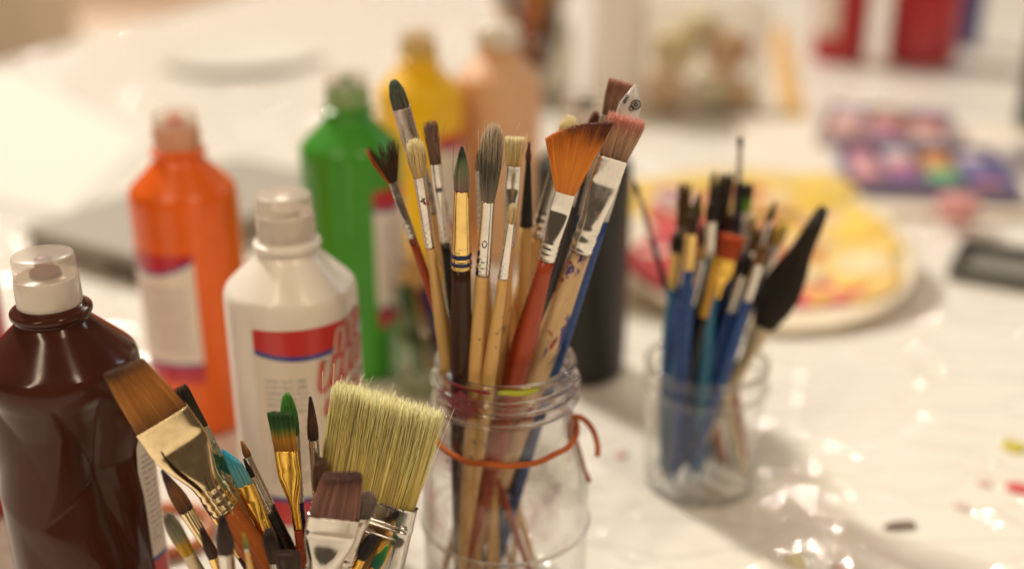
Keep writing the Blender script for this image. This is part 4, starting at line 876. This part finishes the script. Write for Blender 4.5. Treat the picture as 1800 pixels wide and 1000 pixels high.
for k_ in range(34):
    an_ = rs.uniform(0, 6.28); q_ = rs.uniform(.05, .72); u_, v_ = q_ * math.cos(an_), q_ * math.sin(an_)
    pal = [(.60, .03, .03), (.50, .02, .08), (.72, .60, .50), (.40, .08, .25), (.62, .16, .04), (.55, .05, .05)] if u_ < .15 else [(.80, .55, .08), (.78, .50, .10), (.74, .40, .08), (.80, .62, .35)]
    pb(u_, v_, rs.uniform(.013, .027), pal[rs.randint(len(pal))], 200 + k_, rs.uniform(.7, 1.6), rs.uniform(.7, 1.4), .0052)
V, f = box_vf(-.05, .05, -.03, .03, 0, .050); bl = bevel(mesh_obj('wooden_block', V, f, M['wood'], smooth=False), .003); bl.location = (pl.location.x, cyp + .075, 0); tag(bl, 'wooden block propping up the back of the paint plate', 'block')

# ------------------------------------------------------------------ further things on the table
def slab(name, c, sx, sy, sz, rz, mat, label, cat, bev=.002):
    V, f = box_vf(-sx / 2, sx / 2, -sy / 2, sy / 2, 0, sz); o = bevel(mesh_obj(name, V, f, mat, smooth=False), bev); o.location = (c[0], c[1], c[2] if len(c) > 2 else .0005); o.rotation_euler = (0, 0, rz)
    return tag(o, label, cat)
# grey box behind the orange bottle
bx = empty('grey_box', (-.338, 1.155, .0005), 'flat grey box lying behind the orange bottle', 'box'); bx.rotation_euler = (0, 0, math.atan2(.249, .151))
gm = paint('grey_card', (.22, .19, .16), .6, .05); V, f = box_vf(-.147, .147, -.082, .082, 0, .022); bevel(mesh_obj('base', V, f, gm, bx, smooth=False), .002)
V, f = box_vf(-.149, .149, -.084, .084, .0225, .031); bevel(mesh_obj('lid', V, f, paint('light_grey_card', (.33, .295, .25), .6, .05), bx, smooth=False), .002)
V, f = box_vf(-.151, -.1475, -.075, -.035, .004, .018); mesh_obj('clasp', V, f, paint('dark_clasp', (.10, .08, .05), .5), bx, smooth=False)
# white sheet of paper at the left
cs = [at_k(20, 122, .001), at_k(258, 246, .001), at_k(118, 380, .001), at_k(-420, 260, .001)]
V = [(*p[:2], .001) for p in cs] + [(*p[:2], .0018) for p in cs]
tag(mesh_obj('paper_sheet', V, [(4, 5, 6, 7), (3, 2, 1, 0), (0, 1, 5, 4), (1, 2, 6, 5), (2, 3, 7, 6), (3, 0, 4, 7)], paint('white_paper', (.78, .74, .67), .8, .02), smooth=False), 'white sheet of paper on the table at the left', 'paper')
q = at_k(425, 100, .01); plate(q[0], q[1], .145, 0, plastic('white_plate', (.84, .79, .70), .3, .3), 'white plate near the far table edge', k0=-.0035)
# orange rubber ring and tan pot behind the front cup
q = at_k(292, 912, .004); a = np.linspace(0, 2 * np.pi, 49)
V, f = tube(np.stack([.030 * np.cos(a), .026 * np.sin(a), .0042 + .001 * np.sin(3 * a)], 1), .0036, 10, cap=False)
o = mesh_obj('rubber_ring', V, f, lacquer('orange_rubber', (.50, .16, .06))); o.location = (q[0], q[1] - .012, 0); tag(o, 'orange-brown rubber ring on the table behind the front brushes', 'ring')

# far jar of brushes
q = at_k(938, 172, 0); FX, FY = q[0], q[1]
FJ = (FX, FY, .12, .006, .052, .052); cont_group[id(FJ)] = 'brushes in the far jar'
jar('glass_jar', FX, FY, [(.05, 0), (.060, .002), (.063, .008), (.063, .095), (.058, .105), (.058, .119)], .003, glass('far_jar_glass', tint=(.86, .84, .80)), 'far blurred glass jar full of brushes behind the skin toned bottle')
far = [((845, -95), 'wood', (.25, .10, .04)), ((880, -120), 'blue_lacquer', (.08, .05, .12)), ((905, -70), 'rust_lacquer', (.30, .03, .03)), ((930, -140), 'orange_lacquer', (.45, .18, .02)), ((955, -90), 'wood_worn', (.12, .06, .03)), ((985, -120), 'wood', (.30, .20, .10)), ((1010, -80), 'brown_lacquer', (.10, .05, .03)), ((870, -40), 'rust_lacquer', (.25, .02, .04)), ((948, -30), 'orange_lacquer', (.55, .25, .03)), ((985, -30), 'brown_lacquer', (.10, .06, .04))]
nm = ['wooden', 'blue', 'rust red', 'orange', 'weathered', 'pale wooden', 'dark brown', 'short rust red', 'short orange', 'short brown']
for i, ((tx, ty), h, c) in enumerate(far):
    lx = 938 + (tx - 938) * .20; dy = ((i * 7) % 10 - 4.5) * .007
    brush(FJ, (tx, ty), (lx, 120), ty + 45, ty + 100, 20, 18, 24, 'far %s handled brush in the blurred jar' % nm[i], 'dome', [(0, c), (1, c)], 60, dr=dy, dt=dy * 1.2, fer=M['silver_dull'], hand=M[h], seed=90 + i, stray=0, S=4, w=.0005)
# clear tub of corks and sponges
q = at_k(1235, 205, 0); TX, TY = q[0], q[1] + .06
tb = empty('plastic_tub', (TX, TY, .0005), 'clear plastic tub of tan sponges on the far table', 'tub')
tg = glass('tub_plastic', tint=(.97, .96, .94), refr=.0, edge=(.9, .86, .8))
for (x0, x1, y0, y1, z0, z1, nmz) in ((-.09, .09, -.06, .06, 0, .003, 'base'), (-.09, .09, -.06, -.0575, .0032, .16, 'wall'), (-.09, .09, .0575, .06, .0032, .16, 'wall'), (-.09, -.0875, -.0573, .0573, .0032, .16, 'wall'), (.0875, .09, -.0573, .0573, .0032, .16, 'wall')):
    V, f = box_vf(x0, x1, y0, y1, z0, z1); mesh_obj(nmz, V, f, tg, tb, smooth=False)
def sponge(x, y, z, r0, sd, col, lb):
    rs = np.random.RandomState(sd); rings = []; n = 16
    for i in range(9):
        th = math.pi * (i + .5) / 9; a = np.linspace(0, 2 * np.pi, n, endpoint=False); rr = r0 * (1 + .09 * rs.normal(size=n))
        rings.append(np.stack([rr * math.sin(th) * np.cos(a), rr * math.sin(th) * np.sin(a), -r0 * .85 * math.cos(th) * np.ones(n)], 1))
    V, f = loft(rings); s = NT('sponge'); v = s.obj(); nn = s.noise(v, 120, 4); s.set(Base_Color=s.mix(nn, tuple(c * .7 for c in col), col), Roughness=.9); s.bump(nn, .8, .004)
    o = mesh_obj('sponge', V, f, s.m); o.location = (x, y, z); tag(o, lb, 'sponge', 'sponges in the tub')
sp = [(-.05, -.022, .032, (0.88, 0.60, 0.36), 'tan sponge low at the front left of the tub'), (.012, -.024, .030, (0.88, 0.84, 0.63), 'pale round sponge low at the front middle of the tub'), (.058, -.026, .026, (0.80, 0.55, 0.30), 'brown sponge low at the front right of the tub'), (-.048, .026, .030, (0.87, 0.63, 0.41), 'tan sponge low at the back left of the tub'), (.04, .026, .030, (0.84, 0.57, 0.33), 'tan sponge low at the back right of the tub'),
      (-.040, -.01, .036, (0.88, 0.74, 0.41), 'honey coloured sponge on top at the left of the tub'), (.040, -.010, .036, (0.76, 0.49, 0.26), 'dark brown sponge on top at the right of the tub'), (0, .012, .030, (0.88, 0.76, 0.49), 'light sponge topmost in the tub')]
for i, (x, y, r0, c, lb) in enumerate(sp):
    z = .0045 + r0 * .85 if i < 5 else (.088 if i < 7 else .120); sponge(TX + x, TY + y, z, r0, 100 + i, c, lb)
# white carton left of the tub
q = at_k(1082, 200, 0); slab('white_carton', (q[0], q[1] + .03), .072, .05, .22, .15, paint('white_card', (.82, .76, .68), .6, .02), 'plain white carton standing left of the clear tub', 'carton')
# wooden ruler
p0, p1 = at_k(1408, 288, 0), at_k(1368, 50, 0); d = p1 - p0; slab('wooden_ruler', ((p0 + p1) / 2)[:2], np.linalg.norm(d), .035, .004, math.atan2(d[1], d[0]), M['wood_clean'], 'long wooden ruler lying beside the tub', 'ruler')
# board with a tray of paint pots at the right
b0 = at_k(1640, 395, 0); slab('drawing_board', (b0[0] + .16, b0[1] + .22), .62, .42, .010, R(-3), paint('pale_board', (.76, .68, .58), .6, .03), 'pale drawing board under the paint pots at the right', 'board')
q = at_k(1600, 345, .0105); QX, QY = q[0] + .035, q[1] + .07
tr = empty('paint_tray', (QX, QY, .0110), 'violet-blue paint tray on the drawing board', 'tray'); tr.rotation_euler = (0, 0, R(-12)); tm = plastic('violet_tray', (.20, .18, .34), .4, .2)
for (x0, x1, y0, y1, z0, z1, nmz) in ((-.095, .095, -.085, .085, 0, .004, 'base'), (-.095, .095, -.085, -.081, .0041, .020, 'rim'), (-.095, .095, .081, .085, .0041, .020, 'rim'), (-.095, -.091, -.0809, .0809, .0041, .020, 'rim'), (.091, .095, -.0809, .0809, .0041, .020, 'rim')):
    V, f = box_vf(x0, x1, y0, y1, z0, z1); mesh_obj(nmz, V, f, tm, tr, smooth=False)
pans = [(-.066, -.058, (.66, .22, .22)), (-.022, -.058, (.16, .08, .30)), (.022, -.058, (.10, .38, .14)), (.066, -.058, (.60, .16, .22)), (-.066, -.019, (.70, .36, .36)), (-.022, -.019, (.40, .12, .30)), (.022, -.019, (.16, .45, .22)), (.066, -.019, (.10, .10, .30)),
        (-.066, .020, (.58, .36, .46)), (-.022, .020, (.62, .34, .30)), (.022, .020, (.62, .28, .10)), (.066, .020, (.20, .16, .34)), (-.066, .059, (.42, .10, .16)), (-.022, .059, (.60, .52, .60)), (.022, .059, (.58, .26, .08)), (.066, .059, (.50, .44, .52))]
for (x, y, c) in pans:
    V, f = blob(.0195, 24, int(1000 * abs(x) + 77 * y * 100) % 97, .08, 1.02, .92, .010); o = mesh_obj('paint_pan', V, f, paint('cake_paint', c, .5, .25), tr); o.location = (x, y, .0045)
tr3 = empty('paint_tray', (QX + .02, QY + .20, .0110), 'lilac paint tray with pink and brown pans behind the violet tray', 'tray'); tr3.rotation_euler = (0, 0, R(-20)); t3m = plastic('lilac_tray', (.54, .48, .52), .4, .2)
for (x0, x1, y0, y1, z0, z1, nmz) in ((-.085, .085, -.085, .085, 0, .004, 'base'), (-.085, .085, -.085, -.081, .0041, .020, 'rim'), (-.085, .085, .081, .085, .0041, .020, 'rim'), (-.085, -.081, -.0809, .0809, .0041, .020, 'rim'), (.081, .085, -.0809, .0809, .0041, .020, 'rim')):
    V, f = box_vf(x0, x1, y0, y1, z0, z1); mesh_obj(nmz, V, f, t3m, tr3, smooth=False)
for k_, c in enumerate([(.66, .30, .30), (.46, .20, .34), (.60, .46, .56), (.62, .34, .28), (.40, .10, .16), (.56, .24, .08), (.62, .50, .58), (.50, .30, .20), (.30, .12, .26)]):
    V, f = blob(.025, 24, 500 + k_, .08, 1.02, .95, .012); o = mesh_obj('paint_pan', V, f, paint('cake_paint', c, .5, .25), tr3); o.location = (-.053 + .053 * (k_ % 3), -.053 + .053 * (k_ // 3), .0045)
tr2 = empty('paint_palette', (QX + .235, QY + .03, .0110), 'grubby mixing palette of grey, blue and orange paint at right edge', 'palette'); tr2.rotation_euler = (0, 0, R(-8))
V, f = lathe([(.11, 0), (.118, .004), (.118, .008), (.112, .0065), (.01, .006)], 48); V = np.asarray(V) * np.array([1, .95, 1]); mesh_obj('board', V, f, plastic('palette_plastic', (.34, .30, .30), .35, .2), tr2)
for k_, (x, y, r0, c) in enumerate([(-.07, -.05, .026, (.62, .20, .22)), (-.02, -.07, .026, (.22, .26, .44)), (.04, -.06, .030, (.72, .36, .06)), (-.06, .02, .028, (.14, .12, .10)), (0, .0, .030, (.16, .22, .14)), (.06, .01, .028, (.44, .28, .16)), (-.02, .06, .030, (.10, .09, .07)), (.05, .065, .024, (.20, .14, .20))]):
    V, f = blob(r0, 30, 300 + k_, .3, 1, 1, .006); o = mesh_obj('paint_puddle', V, f, paint('palette_paint', c, .45, .3), tr2); o.location = (x, y, .0067)
V, f = lathe(rounded([(.016, 0), (.020, .001), (.022, .022), (.0205, .0225)], .002), 32); o = mesh_obj('pink_cap', V, f, plastic('pink_plastic', (.66, .30, .28), .4, .1)); q = at_k(1682, 384, .0104); o.location = (q[0], q[1], .0104); tag(o, 'small pink screw cap on the drawing board before the violet tray', 'cap')
# dark tin at the right edge
q = at_k(1775, 488, 0); tn = empty('dark_tin', (q[0] + .02, q[1], .0005), 'open dark tin lid at the right edge of the table', 'tin'); tn.rotation_euler = (0, 0, R(-28)); dm = plastic('dark_tin_paint', (.075, .08, .07), .4, .2)
for (x0, x1, y0, y1, z0, z1, nmz, mm) in ((-.07, .07, -.045, .045, 0, .003, 'base', plastic('tin_inside', (.26, .25, .23), .3, .3)), (-.07, .07, -.045, -.040, .0031, .014, 'rim', dm), (-.07, .07, .040, .045, .0031, .014, 'rim', dm), (-.07, -.065, -.0399, .0399, .0031, .014, 'rim', dm), (.065, .07, -.0399, .0399, .0031, .014, 'rim', dm)):
    V, f = box_vf(x0, x1, y0, y1, z0, z1); mesh_obj(nmz, V, f, mm, tn, smooth=False)
# flake of dark dried paint
q = at_k(1582, 925, .0005); V, f = blob(.006, seed=21, amp=.6, sx=1.5, sy=.5, h=.003); o = mesh_obj('paint_flake', V, f, paint('dark_flake', (.24, .18, .16))); o.location = q; tag(o, 'dark flake of dried paint on the table at lower right', 'flake')
# pale cupboard beyond the table
cb = empty('cupboard', (-2.22, 4.6, -.76), 'pale cupboard edge beyond the table at top left', 'cupboard'); cm_ = paint('pale_wood_paint', (.85, .74, .60), .6, .03)
V, f = box_vf(-.6, .38, -.2, .3, 0, 1.5); bevel(mesh_obj('carcass', V, f, cm_, cb, smooth=False), .01)
V, f = box_vf(-.56, .34, -.221, -.2005, .05, 1.45); bevel(mesh_obj('door', V, f, cm_, cb, smooth=False), .006)
for w_ in WARN: print('WARN', w_)
